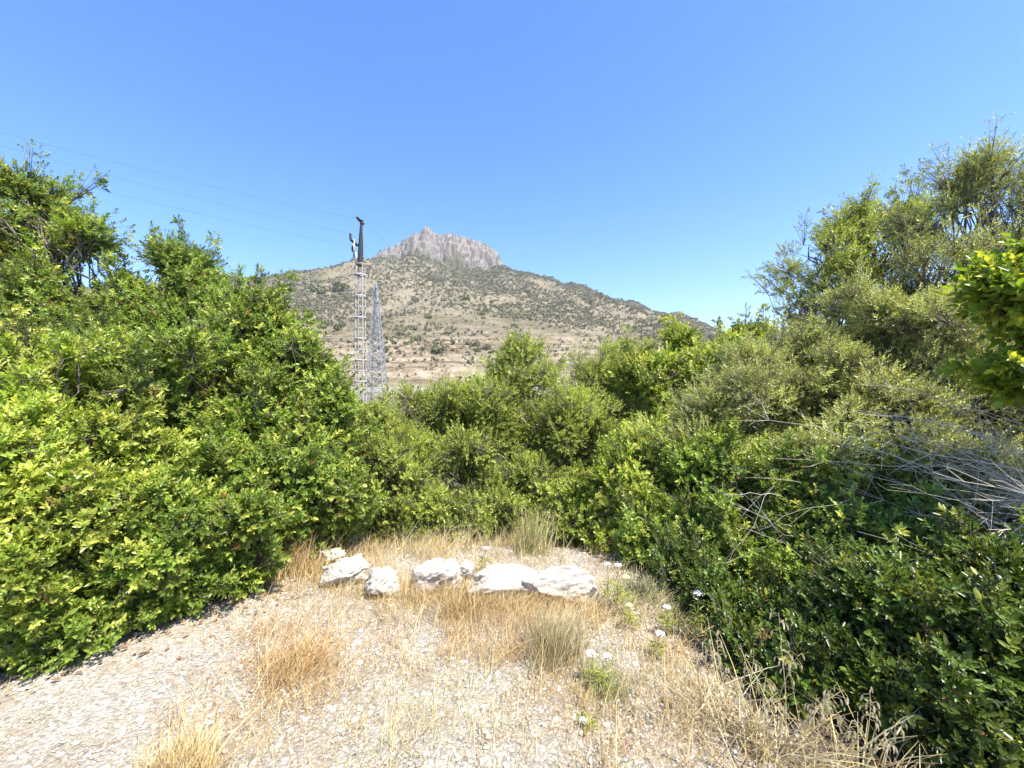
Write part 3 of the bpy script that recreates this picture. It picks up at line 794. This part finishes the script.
for (p, r, n, h, cols) in PATCH:
    c = gpos(*p); c = c + 0
    n = int(n * 1.0); nt_ = 36                                   # little bunches within the patch
    cen = c + rng.normal(size=(nt_, 2)) * r * np.array([1.0, .8])
    k = rng.integers(nt_, size=n)
    xy = cen[k] + rng.normal(size=(n, 2)) * (0.035 + .06 * rng.random(nt_)[k])[:, None]
    hh = h * rng.uniform(.35, 1.25, n) * rng.uniform(.6, 1.2, nt_)[k]
    v, f, t = blades(rng, xy, hh, shades(rng, n, cols), .62, .0017, .9)
    V.append(v); Fc.append(f + off); T.append(t); off += len(v)
# thin straw everywhere and litter lying flat
n = 10000
xy = np.stack([rng.uniform(-3.2, 2.4, n), rng.uniform(1.35, 4.3, n)], 1)
xy = xy[(fbm(xy[:, 0] * 1.6, xy[:, 1] * 1.6, 90, 3) + .15 > rng.random(n) * .5 - .1)]; n = len(xy)
v, f, t = blades(rng, xy, rng.uniform(.02, .075, n), shades(rng, n, STRAW + RUST), .9, .0017)
V.append(v); Fc.append(f + off); T.append(t); off += len(v)
n = 9000
xy = np.stack([rng.uniform(-3.3, 2.8, n), rng.uniform(1.35, 4.2, n)], 1)
v, f, t = blades(rng, xy, rng.uniform(.012, .03, n), shades(rng, n, STRAW + RUST + [(.3, .2, .12)]), 2.6, .0017)
V.append(v); Fc.append(f + off); T.append(t); off += len(v)
tag(mesh('dry_grass', np.concatenate(V), np.concatenate(Fc), M['grass'], None, np.concatenate(T)), 'sun-bleached dry grass and straw over the clearing', 'grass', kind='stuff')
# dead leaves under the shrubs
n = 2600
xy = np.stack([np.where(rng.random(n) < .5, rng.uniform(-3.6, -1.5, n), rng.uniform(.6, 3.2, n)), rng.uniform(1.5, 4.2, n)], 1)
lim = np.where(xy[:, 0] < 0, -1.55 - .9 * (3.0 - xy[:, 1]), .95 + 0 * xy[:, 1])
xy = xy[np.where(xy[:, 0] < 0, xy[:, 0] < lim + rng.normal(0, .12, n), xy[:, 0] > lim + rng.normal(0, .12, n))]; n = len(xy)
p3 = np.stack([xy[:, 0], xy[:, 1], near_h(xy[:, 0], xy[:, 1]) + rng.uniform(.006, .02, n)], 1)
az = rng.uniform(0, 6.28, n)
d = unit(np.stack([np.cos(az), np.sin(az), rng.normal(0, .25, n)], 1))
v, f, t = leaf_mesh(p3, d, unit(np.array([0, 0, 1.]) + rng.normal(size=(n, 3)) * .35), rng.uniform(.025, .05, n), rng.uniform(.012, .02, n), shades(rng, n, [(.26, .15, .08), (.34, .22, .13), (.42, .32, .22), (.2, .11, .07)]), True)
tag(mesh('leaf_litter', v, f, M['grass'], None, t), 'brown fallen leaves under the shrubs', 'leaves', kind='stuff')


def tuft(label, p, n, h, r, cols, cat='grass tuft', name='grass_tuft', lean=.35, w=.002, seed=0, stand=None, curl=.6):
    rng = np.random.default_rng(seed + 500)
    c = gpos(*p) if stand is None else np.array(stand)
    xy = c + rng.normal(size=(n, 2)) * r
    hh = h * rng.uniform(.35, 1.1, n)
    v, f, t = blades(rng, xy, hh, shades(rng, n, cols), lean, w, curl)
    o = mesh(name, v, f, M['grass'], None, t, origin=(c[0], c[1], float(near_h(*c))))
    return tag(o, label, cat)


GREY = [(.33, .31, .18), (.40, .37, .23), (.28, .27, .15), (.48, .42, .25)]
GRN = [(.25, .27, .10), (.36, .34, .15), (.18, .21, .07), (.48, .42, .20)]
tuft('dense golden tuft of dry grass at the lower left edge of the picture', (175, 790), 1500, .17, .075, STRAW, seed=1, lean=.4)
tuft('grey-green bushy tuft standing in front of the right end of the rocks', (555, 655), 1100, .25, .085, GREY + STRAW[:2], seed=2, lean=.3, curl=.5)
tuft('low green tuft with white flowers right of the grey-green one', (606, 690), 550, .14, .08, GRN, seed=3, lean=.35)
tuft('tall pale green and yellow grass clump behind the largest rock', (530, 580), 420, .42, .09, GRN + [(.62, .5, .22)], seed=4, lean=.3, stand=(.18, 3.75))
tuft('brown brushy dry tuft at the foot of the left bushes, by the first rock', (283, 572), 1000, .34, .12, RUST + STRAW, seed=5, lean=.35)
tuft('green weedy clump under the cream umbels beside the right end of the rocks', (640, 600), 420, .15, .10, GRN, seed=21, lean=.6, w=.0032)
tuft('dark green weedy clump below the furthest right white flower', (690, 625), 400, .13, .10, GRN[:3], seed=22, lean=.6, w=.0032)
tuft('rusty orange tuft in the middle left of the gravel', (297, 668), 700, .18, .10, RUST, seed=6, lean=.6, curl=.9)
tuft('straw tuft growing between the cream rock and the largest rock', (470, 612), 600, .2, .10, STRAW + RUST, seed=7, lean=.6, curl=.9)


# ------------------------------------------------------------------ wild carrot flowers, wild oats
def flower_head(c, r, rng, col):
    n = 70
    a = rng.uniform(0, 6.28, n); q = r * np.sqrt(rng.random(n))
    p = c + np.stack([np.cos(a) * q, np.sin(a) * q, -.3 * q * q / r + rng.normal(0, .002, n)], 1)
    d = unit(np.stack([np.cos(a), np.sin(a), rng.normal(.1, .3, n)], 1))
    vs, fs, k = [], [], 0
    for s in (0, 1.25, 2.5, 3.75, 5.0):
        dd = np.stack([d[:, 0] * math.cos(s) - d[:, 1] * math.sin(s), d[:, 0] * math.sin(s) + d[:, 1] * math.cos(s), d[:, 2]], 1)
        v, f, t = leaf_mesh(p, dd, np.tile([0., 0, 1], (n, 1)), np.full(n, r * .2), np.full(n, r * .14), np.tile(col, (n, 1)))
        vs.append(v); fs.append(f + k); k += len(v)
    return np.concatenate(vs), np.concatenate(fs)


def carrot(label, px, py, d, r, col, seed, lean=(0, 0)):
    rng = np.random.default_rng(seed)
    head = at(px, py, d)
    b = np.array([head[0] + lean[0], head[1] + lean[1], 0]); b[2] = near_h(b[0], b[1])
    root = empty('wild_carrot', b); tag(root, label, 'flower', 'white wild carrot flowers beside the gravel')
    g = Geo(); t = np.linspace(0, 1, 6)[:, None]
    p = b + (head - b) * t + rng.normal(size=(6, 3)) * .006 * np.sin(t * 3.14)
    g.tube(p, np.linspace(.0028, .0014, 6), 5)
    for k in range(9):
        a = k * .7; g.tube(np.array([head - [0, 0, .022], head + [math.cos(a) * r * .7, math.sin(a) * r * .7, -.004]]), [.001, .0008], 3)
    g.build('stem', M['stemgreen'], root)
    v, f = flower_head(head, r * 0.75, rng, col)
    mesh('flower_head', v, f, M['petal'], root, np.tile(col, (len(v), 1)))
    n = 40
    j = rng.uniform(.05, .6, n)[:, None]
    lp = b + (head - b) * j
    a = rng.uniform(0, 6.28, n); dd = unit(np.stack([np.cos(a), np.sin(a), rng.uniform(0, .8, n)], 1))
    v, f, t = leaf_mesh(lp, dd, np.tile([0., 0, 1], (n, 1)), rng.uniform(.03, .09, n), np.full(n, .006), np.tile([[.2, .5, .1]], (n, 1)))
    mesh('leaves', v, f, M['fine'], root, t)


M['stemgreen'] = noisy_mat('stem_green', [(0.3, (0.16, 0.20, 0.06)), (0.7, (0.30, 0.28, 0.12))], 20)
W_ = (.80, .80, .76); CR = (.72, .68, .42)
for lab, px, py, d, r, c, s in [('white umbel, left one of a touching pair by the right end of the rocks', 608, 563, 2.8, .032, W_, 1), ('white umbel, right one of a touching pair by the right end of the rocks', 618, 564, 2.78, .034, W_, 2),
                                ('cream budding umbel just below the touching pair', 626, 576, 2.7, .036, CR, 3), ('white flower on a tall stem against the dark bush, furthest right of all', 699, 592, 2.45, .040, W_, 4),
                                ('white flower halfway between the touching pair and the furthest right flower', 667, 606, 2.5, .032, W_, 5), ('white flower low over the shaded gravel edge', 660, 632, 2.32, .034, W_, 6),
                                ('white flower on the left of the low green tuft', 591, 652, 2.12, .034, W_, 7), ('small white flower on the right of the low green tuft', 607, 655, 2.1, .028, W_, 8),
                                ('pale yellow-green drooping flower below the cream budding one', 629, 604, 2.55, .030, CR, 9), ('white flower behind the gap left of the largest rock', 486, 547, 3.3, .034, W_, 10), ('lone white flower low in the gravel near the bottom, right of the centre', 583, 719, 1.86, .022, W_, 11)]:
    carrot(lab, px, py, d, r, c, s, lean=(.03 * math.sin(s * 3), .05 * math.cos(s * 5)))


def oat(label, foot, top, d, seed, bend=.0, drop=1.0):
    rng = np.random.default_rng(seed + 900)
    b = np.array([(foot - 512) / F * d, d, 0]); b[2] = near_h(b[0], b[1]) - .01
    e = at(top[0], top[1], d + rng.normal(0, .05))
    root = empty('wild_oat', b); tag(root, label, 'grass stalk', 'dry wild oat stalks in front of the dark corner bush')
    t = np.linspace(0, 1, 10)[:, None]
    p = b + (e - b) * t; p[:, 2] += np.sin(t[:, 0] * math.pi) * bend; p[:, 0] += .01 * np.sin(t[:, 0] * 5 + seed)
    g = Geo(); g.tube(p, np.linspace(.0026, .0010, 10), 5, rng.uniform(.85, 1.1) * np.array([.62, .52, .30]))
    v, f, tt = blades(rng, np.repeat(b[None, :2], 5, 0) + rng.normal(size=(5, 2)) * .01, rng.uniform(.12, .38, 5), shades(rng, 5, PALE), .5, .004, 1.0)
    g.add(v, f, tt)
    g.build('stem', M['grass'], root)
    n = int(14 * drop); i = rng.uniform(.62, 1.0, n)
    s0 = np.stack([np.interp(i, t[:, 0], p[:, k]) for k in range(3)], 1)
    a = rng.uniform(0, 6.28, n)
    s1 = s0 + np.stack([np.cos(a) * .028, np.sin(a) * .028, rng.uniform(-.01, .015, n)], 1)
    cols = shades(rng, n, [(.70, .62, .42), (.62, .52, .30)], .1)
    for j in range(n):
        g = Geo(); g.sticks(s0[j:j + 1], s1[j:j + 1], .0008, .0006, np.array([[.6, .5, .3]]))
        for q in (0, 1.1):
            dn = unit(np.array([[math.cos(a[j]) * .35, math.sin(a[j]) * .35, -1.]])); nn = np.array([[math.cos(a[j] + q), math.sin(a[j] + q), 0.]])
            v, f, tt = leaf_mesh(s1[j:j + 1], dn, nn, np.array([rng.uniform(.022, .034)]), np.array([.008]), cols[j:j + 1], True)
            g.add(v, f, tt)
        g.build('spikelet', M['grass'], root)


OATS = [(700, (690, 668), 1.95, .0, 'short stalk standing at the edge of the rusty straw'), (725, (718, 632), 1.95, .01, 'slim stalk against the dark low growth, left of the others'), (765, (765, 672), 1.7, .02, 'medium stalk close beside the tallest one'), (840, (826, 705), 1.66, .01, 'thin stalk between the low curving ones'), (885, (884, 735), 1.62, .0, 'short stalk near the arching one'), (775, (845, 690), 1.7, .06, 'long stalk arching right across the others'),
        (785, (781, 612), 1.75, 0, 'tallest straight oat stalk with hanging seed heads'), (770, (729, 668), 1.72, .03, 'oat stalk leaning left over the gravel edge'),
        (742, (708, 640), 1.8, .02, 'thin oat stalk leaning left behind the others'), (812, (814, 695), 1.68, 0, 'short upright oat stalk right of the tallest one'),
        (868, (868, 690), 1.66, 0, 'straight pale stalk in the middle of the dark bush'), (860, (905, 716), 1.62, .05, 'oat stalk arching to the right with a nodding tip'),
        (905, (938, 728), 1.6, .02, 'rightmost thick straw stalk by the black shade'), (760, (800, 655), 1.8, .02, 'slender stalk crossing right of the tallest one'),
        (735, (676, 655), 1.85, .06, 'stalk bent far left over the stones'), (752, (752, 650), 1.78, 0, 'upright stalk just left of the tallest one'),
        (830, (850, 720), 1.62, .03, 'low stalk curving right at the bottom edge'), (800, (770, 700), 1.66, .04, 'low stalk curving left at the bottom edge'),
        (720, (640, 672), 1.85, .03, 'nearly level straw stalk lying towards the flowers')]
for k, (fx, tp, d, bd, lab) in enumerate(OATS): oat(lab, fx, tp, d, k, bd)
tuft('sparse dry straw clump at the feet of the oat stalks', (770, 768), 110, .32, .16, STRAW + PALE, seed=11, lean=.6, w=.0026, stand=(1.10, 1.72), curl=1.0)
tuft('sparse dry straw clump at the bottom edge under the dark bush', (840, 768), 90, .26, .15, STRAW + PALE, seed=12, lean=.7, w=.0026, stand=(1.46, 1.66), curl=1.0)

# ------------------------------------------------------------------ power pole, lattice tower, wires
def gz(x, y): return float(terrain(x, y))


D = 30.0
cx = (361 - 512) / F * D
zt = CAMZ + (384 - 263) / F * D; zb = gz(cx, D) - .3
pole = empty('power_pole', (cx, D, zb)); tag(pole, 'slender ladder-like pale steel pole with a dark head carrying the wires', 'power pole')
legs = []
wb, wt = .33, .24
for sx in (-1, 1):
    for sy in (-1, 1):
        g = Geo(); g.bar((cx + sx * wb, D + sy * wb, zb), (cx + sx * wt - .05, D + sy * wt, zt), .065); g.build('leg', M['steel_white'], pole)
z = zb + .5; k = 0
while z < zt:
    q = (z - zb) / (zt - zb); w_ = wb + (wt - wb) * q
    g = Geo()
    th = .13 if k % 2 else .06
    for s in (-1, 1):
        g.box((cx - .05 * q, D + s * (w_ + .065), z), (2 * w_ - .02, .025, th)); g.box((cx - .05 * q + s * (w_ + .065), D, z), (.025, 2 * w_ - .02, th))
    g.build('batten', M['steel_white'], pole)
    z += .80; k += 1
g = Geo()
zt2 = CAMZ + (384 - 221) / F * D
g.tube(np.array([(cx - .05, D, zt - .25), (cx - .02, D, zt + 1.4), (cx + .02, D, zt2)]), [.23, .18, .08], 4)
g.build('mast_head', M['steel_dark'], pole)
g = Geo()
g.box((cx + .0, D - .15, zt2 - .05), (.16, 1.2, .14)); g.build('crossarm', M['steel_dark'], pole)
g = Geo(); g.box((cx - .42, D - .25, zt + 1.45), (.14, 1.3, .14))
g.build('crossarm', M['steel_dark'], pole)
g = Geo(); g.box((cx - .36, D - .42, zt + .95), (.11, .10, 1.3)); g.box((cx - .20, D - .44, zt + .2), (.10, .08, .9)); g.build('switch_casing', M['steel_white'], pole)
INS = [(cx + .28, D - .5, zt2 - .55), (cx - .55, D - .6, zt + 1.55), (cx - .55, D - .2, zt + .75)]
for (ix, iy, iz) in INS:
    g = Geo()
    zz = np.array([.5, .42, .42, .36, .36, .28, .28, .22, .22, .14, .14, .06, .0]); rr = np.array([.03, .03, .12, .13, .05, .13, .14, .05, .14, .14, .05, .10, .02]) * .75
    g.tube(np.stack([np.full(13, ix), np.full(13, iy), iz + zz], 1), rr, 8)
    g.build('insulator', M['ceramic'], pole, True)

D2 = 60.0
tx = (378 - 512) / F * D2
ztop = CAMZ + (384 - 284) / F * D2; zb2 = gz(tx, D2) - .4
tower = empty('lattice_tower', (tx, D2, zb2)); tag(tower, 'tapering grey steel lattice tower in front of the road, just right of the pole', 'pylon')
H = ztop - zb2


def hw(z): return np.interp((z - zb2) / H, [0, .35, .75, 1], [2.2, 1.25, .55, .12])


lv = [zb2]
while lv[-1] < ztop - 1.0: lv.append(lv[-1] + max(.9, 1.25 * hw(lv[-1])))
lv[-1] = ztop
def corner(sx, sy, z): return np.array([tx - .35 * (z - zb2) / H + sx * hw(z), D2 + sy * hw(z), z])
for sx in (-1, 1):
    for sy in (-1, 1):
        g = Geo()
        for a, b in zip(lv[:-1], lv[1:]): g.bar(corner(sx, sy, a), corner(sx, sy, b), .12)
        g.build('leg', M['galv'], tower)
for a, b in zip(lv[:-1], lv[1:]):
    g = Geo()
    for (p, q) in (((-1, -1), (1, -1)), ((1, -1), (1, 1)), ((1, 1), (-1, 1)), ((-1, 1), (-1, -1))):
        g.bar(corner(*p, a), corner(*q, b), .06); g.bar(corner(*q, a), corner(*p, b), .06); g.bar(corner(*p, b), corner(*q, b), .05)
    g.build('bracing', M['galv'], tower)
for zf, w_ in ((.97, .9), (.88, 1.3), (.79, 1.6)):
    z = zb2 + H * zf; g = Geo()
    for s in (-1, 1):
        e = np.array([tx - .35 + s * (hw(z) * .3 + w_ * .35), D2 - s * w_, z])
        for sy in (-1, 1): g.bar(corner(s, sy, z), e, .05); g.bar(corner(s, sy, z + .7), e, .045)
    g.build('crossarm', M['galv'], tower)

for k, (lab, pa, pb, ib, right) in enumerate((('uppermost power line running from the upper left sky to the pole', (0, 132), 19.5, (cx + .28, D - .5, zt2 - .1), None),
                                       ('middle power line in the upper left sky', (0, 145), 19.5, (cx - .55, D - .6, zt + 2.0), None),
                                       ('lowest power line in the upper left sky, passing behind the leafy treetop', (0, 164), 19.5, (cx - .55, D - .2, zt + 1.2), None))):
    a = at(*pa, pb); b = np.array(ib)
    far = b + (a - b) * 3.2
    t = np.linspace(0, 1, 60)[:, None]
    # sagging span; it passes the sight line of the photograph's left edge at a third of its length
    p = b + (far - b) * t
    sag = 2.0
    p[:, 2] += sag * ((2 * t[:, 0] - 1) ** 2 - 1) + sag * (1 - (2 / 3.2 - 1) ** 2) * t[:, 0] * 3.2 * 1.0
    g = Geo(); g.tube(p, .0058, 4)
    # the next span runs on behind the shrubs
    e = np.array([8.0 + k, 95.0, 2.0 + .5 * k])
    q = b + (e - b) * t; q[:, 2] += 1.2 * ((2 * t[:, 0] - 1) ** 2 - 1)
    g.tube(q, .0058, 4)
    tag(g.build('power_line', M['wire'], origin=b), lab, 'power line')


# ------------------------------------------------------------------ shrubs on the mountain
def hit(px, py):
    ys = np.concatenate([np.arange(112, 330, 1.0), np.arange(330, 1000, 2.0)])
    x = (px - 512) / F * ys; z = CAMZ + (384 - py) / F * ys
    d = np.nonzero(terrain(x, ys) >= z)[0]
    if not len(d): return None
    return np.array([x[d[0]], ys[d[0]], z[d[0]]])


def scrub_shape(rng, n, tall=0.8):
    c = unit(rng.normal(size=(n, 3))); c = c * (rng.random(n) ** .33)[:, None]
    c = c * (1 + .5 * noise(c[:, 0] * 2 + rng.random() * 99, c[:, 2] * 2 + c[:, 1], 7))[:, None]
    c[:, 2] = (c[:, 2] * .9 + .55) * tall
    return c


def scrub_mesh(rng, cen, rad, dry, n, tall, size=.42):
    N = len(cen)
    c = np.stack([scrub_shape(rng, n, 1.0) for _ in range(8)])[rng.integers(8, size=N)]
    c = c * np.stack([rad, rad, rad * tall], 1)[:, None]
    pos = (cen[:, None] + c).reshape(-1, 3); k = len(pos)
    d = unit(rng.normal(size=(k, 3))); nn = unit(rng.normal(size=(k, 3)) + np.array([0, 0, .8]))
    L = np.repeat(rad, n) * size * rng.uniform(.6, 1.3, k)
    sh = np.clip(rng.normal(.5, .18, k) + np.repeat(rng.normal(0, .22, N), n), 0, 1)
    tint = np.stack([np.repeat(rng.random(N) ** 3, n), sh, np.repeat(dry, n)], 1)
    return leaf_mesh(pos - d * L[:, None] * .5, d, nn, L, L * .9, tint)


rng = np.random.default_rng(77)
# stuff: the small scrub that reads as one speckled cover
N = 54000
sy = 112 + (900 - 112) * rng.random(N) ** .75
sx = (rng.uniform(-.85, .62, N)) * sy
dens = .40 + 1.5 * fbm(sx / 55, sy / 80, 81, 4) + .35 * sstep(240, 420, sy) - .25 * (1 - sstep(150, 260, sy)) + .35 * sstep(700, 820, sy)
ok = rng.random(N) < np.clip(dens, .05, .95)
cg = (np.interp(sx, CX, CZ, left=0, right=0) > 0) & (sy > 855)
ok &= ~(cg & (rng.random(N) < .9))
sx, sy = sx[ok], sy[ok]; N = len(sx)
rad = rng.uniform(.4, 1.5, N) * (.55 + sy / 600)
cen = np.stack([sx, sy, terrain(sx, sy)], 1)
dry = np.where(rng.random(N) < .38, rng.uniform(.5, 1, N), rng.uniform(0, .35, N))
v, f, t = scrub_mesh(rng, cen, rad, dry, 16, .85, .8)
tag(mesh('mountain_scrub', v, f, M['hillscrub'], None, t), 'low grey-green scrub speckling the mountain slope', 'scrub', kind='stuff')

# things: the largest shrubs and the dark trees along the skyline, copies of a few shapes
protos = []
for k in range(5):
    v, f, t = scrub_mesh(np.random.default_rng(k + 5), np.zeros((1, 3)), np.ones(1), np.array([.05 + .04 * k]), 170, (.75, .8, .9, 1.2, 1.35)[k], .36)
    protos.append((v, f, t))
pm = {}
GRP = 'dark shrubs dotted over the mountain'


def hillplant(p, r, k, label, name='hill_shrub', cat='shrub', group=GRP):
    if k not in pm:
        v, f, t = protos[k]; o = mesh(name, v, f, M['hillscrub'], None, t, origin=(0, 0, 0)); pm[k] = o
    else:
        o = pm[k].copy(); COL.objects.link(o)
    o.name = name
    o.location = tuple(float(c) for c in (p - np.array([0, 0, .15 * r]))); o.scale = (r, r, r); o.rotation_euler = (0, 0, float(rng.uniform(0, 6.28)))
    tag(o, label, cat, group)


for (px, py, r, lab) in ((438, 352, 8.5, 'largest round green bush on the ochre slope above the road'), (418, 341, 5, 'round green bush uphill and left of the largest slope bush'), (407, 345, 4, 'small green bush beside the lattice tower on the slope'),
                         (400, 335, 4, 'low bush above the small one by the lattice tower'), (487, 349, 4.5, 'green bush on the slope just above the centre shrubs'), (494, 353, 3.5, 'small bush right above the centre shrub top'),
                         (328, 325, 6, 'wide flat green bush left of the pole on the slope'), (341, 327, 5, 'green bush touching the pole on the slope'), (386, 362, 4, 'dark bush showing right beside the tower'), (348, 358, 4, 'greyish bush left of the pole low on the slope'),
                         (428, 318, 5, 'dark bush above the white scar on the slope'), (465, 300, 6, 'dark bush high in the middle of the slope'), (318, 293, 9, 'wide green patch of brush left of the pole, high on the slope'), (340, 291, 9, 'green patch of brush touching the pole, high on the slope')):
    p = hit(px, py)
    if p is not None: hillplant(p, r / F * p[1], int(rng.integers(3)), lab)
cnt = 0
for tries in range(4000):
    if cnt >= 170: break
    y = rng.uniform(150, 700); x = rng.uniform(-.68, .5) * y
    if fbm(x / 45, y / 60, 83, 3) < .08: continue
    hillplant(np.array([x, y, float(terrain(x, y))]), rng.uniform(1.2, 2.1) * (.8 + y / 500), int(rng.integers(3)), 'dark round shrub scattered on the dry tan slope of the mountain'); cnt += 1
for px in np.concatenate([rng.uniform(262, 384, 46), rng.uniform(504, 705, 70)]):
    y = rng.uniform(880, 905); x = (px - 512) / F * 900
    hillplant(np.array([x, y, float(terrain(x, y))]), rng.uniform(2.0, 4.2), 3 + int(rng.integers(2)), 'small dark pine on the skyline ridge of the mountain', 'ridge_pine', 'tree', 'dark pines along the ridge')

# ------------------------------------------------------------------ air
g = Geo(); g.box((0, 1000, 275), (8200, 8200, 630))
m, nt, out = new_mat('summer_haze')
pv = nt.nodes.new('ShaderNodeVolumePrincipled')
pv.inputs['Color'].default_value = (.93, .96, 1, 1); pv.inputs['Density'].default_value = 0.00014; pv.inputs['Anisotropy'].default_value = 0.2
nt.links.new(pv.outputs[0], out.inputs['Volume'])
tag(g.build('haze', m), 'thin summer haze over the valley', 'haze', kind='stuff')

# ------------------------------------------------------------------ camera, light, sky, render settings
cam = bpy.data.cameras.new('camera'); co = bpy.data.objects.new('camera', cam); COL.objects.link(co)
co.location = (0, 0, CAMZ); co.rotation_euler = (math.pi / 2, 0, 0)
cam.sensor_width = 36; cam.lens = 36 * F / 1024
cam.clip_start = 0.05; cam.clip_end = 30000
SC.camera = co

SUN_EL, SUN_AZ = math.radians(63), math.radians(130)       # azimuth from +Y towards +X
sd = np.array([math.sin(SUN_AZ) * math.cos(SUN_EL), math.cos(SUN_AZ) * math.cos(SUN_EL), math.sin(SUN_EL)])
sun = bpy.data.lights.new('sun', 'SUN'); so = bpy.data.objects.new('sun', sun); COL.objects.link(so)
sun.energy = 4.6; sun.angle = math.radians(0.53); sun.color = (1.0, 0.95, 0.86)
from mathutils import Vector
so.rotation_euler = Vector(tuple(sd)).to_track_quat('Z', 'Y').to_euler()
so.location = (20, -10, 40)
w = bpy.data.worlds.new('World'); SC.world = w; w.use_nodes = True
nt = w.node_tree
bg = nt.nodes['Background']
sky = nt.nodes.new('ShaderNodeTexSky'); sky.sky_type = 'NISHITA'; sky.sun_disc = False
sky.sun_elevation = SUN_EL; sky.sun_rotation = SUN_AZ
sky.altitude = 300; sky.air_density = 1.0; sky.dust_density = 0.3; sky.ozone_density = 3.0
hs = nt.nodes.new('ShaderNodeHueSaturation'); hs.inputs['Saturation'].default_value = 1.34; hs.inputs['Hue'].default_value = 0.511
nt.links.new(sky.outputs[0], hs.inputs['Color']); nt.links.new(hs.outputs[0], bg.inputs['Color']); bg.inputs['Strength'].default_value = 0.130
SC.view_settings.view_transform = 'Standard'; SC.view_settings.look = 'None'
SC.view_settings.exposure = 1.42; SC.view_settings.gamma = 1
SC.cycles.max_bounces = 9; SC.cycles.diffuse_bounces = 4; SC.cycles.transmission_bounces = 5
SC.cycles.use_denoising = True
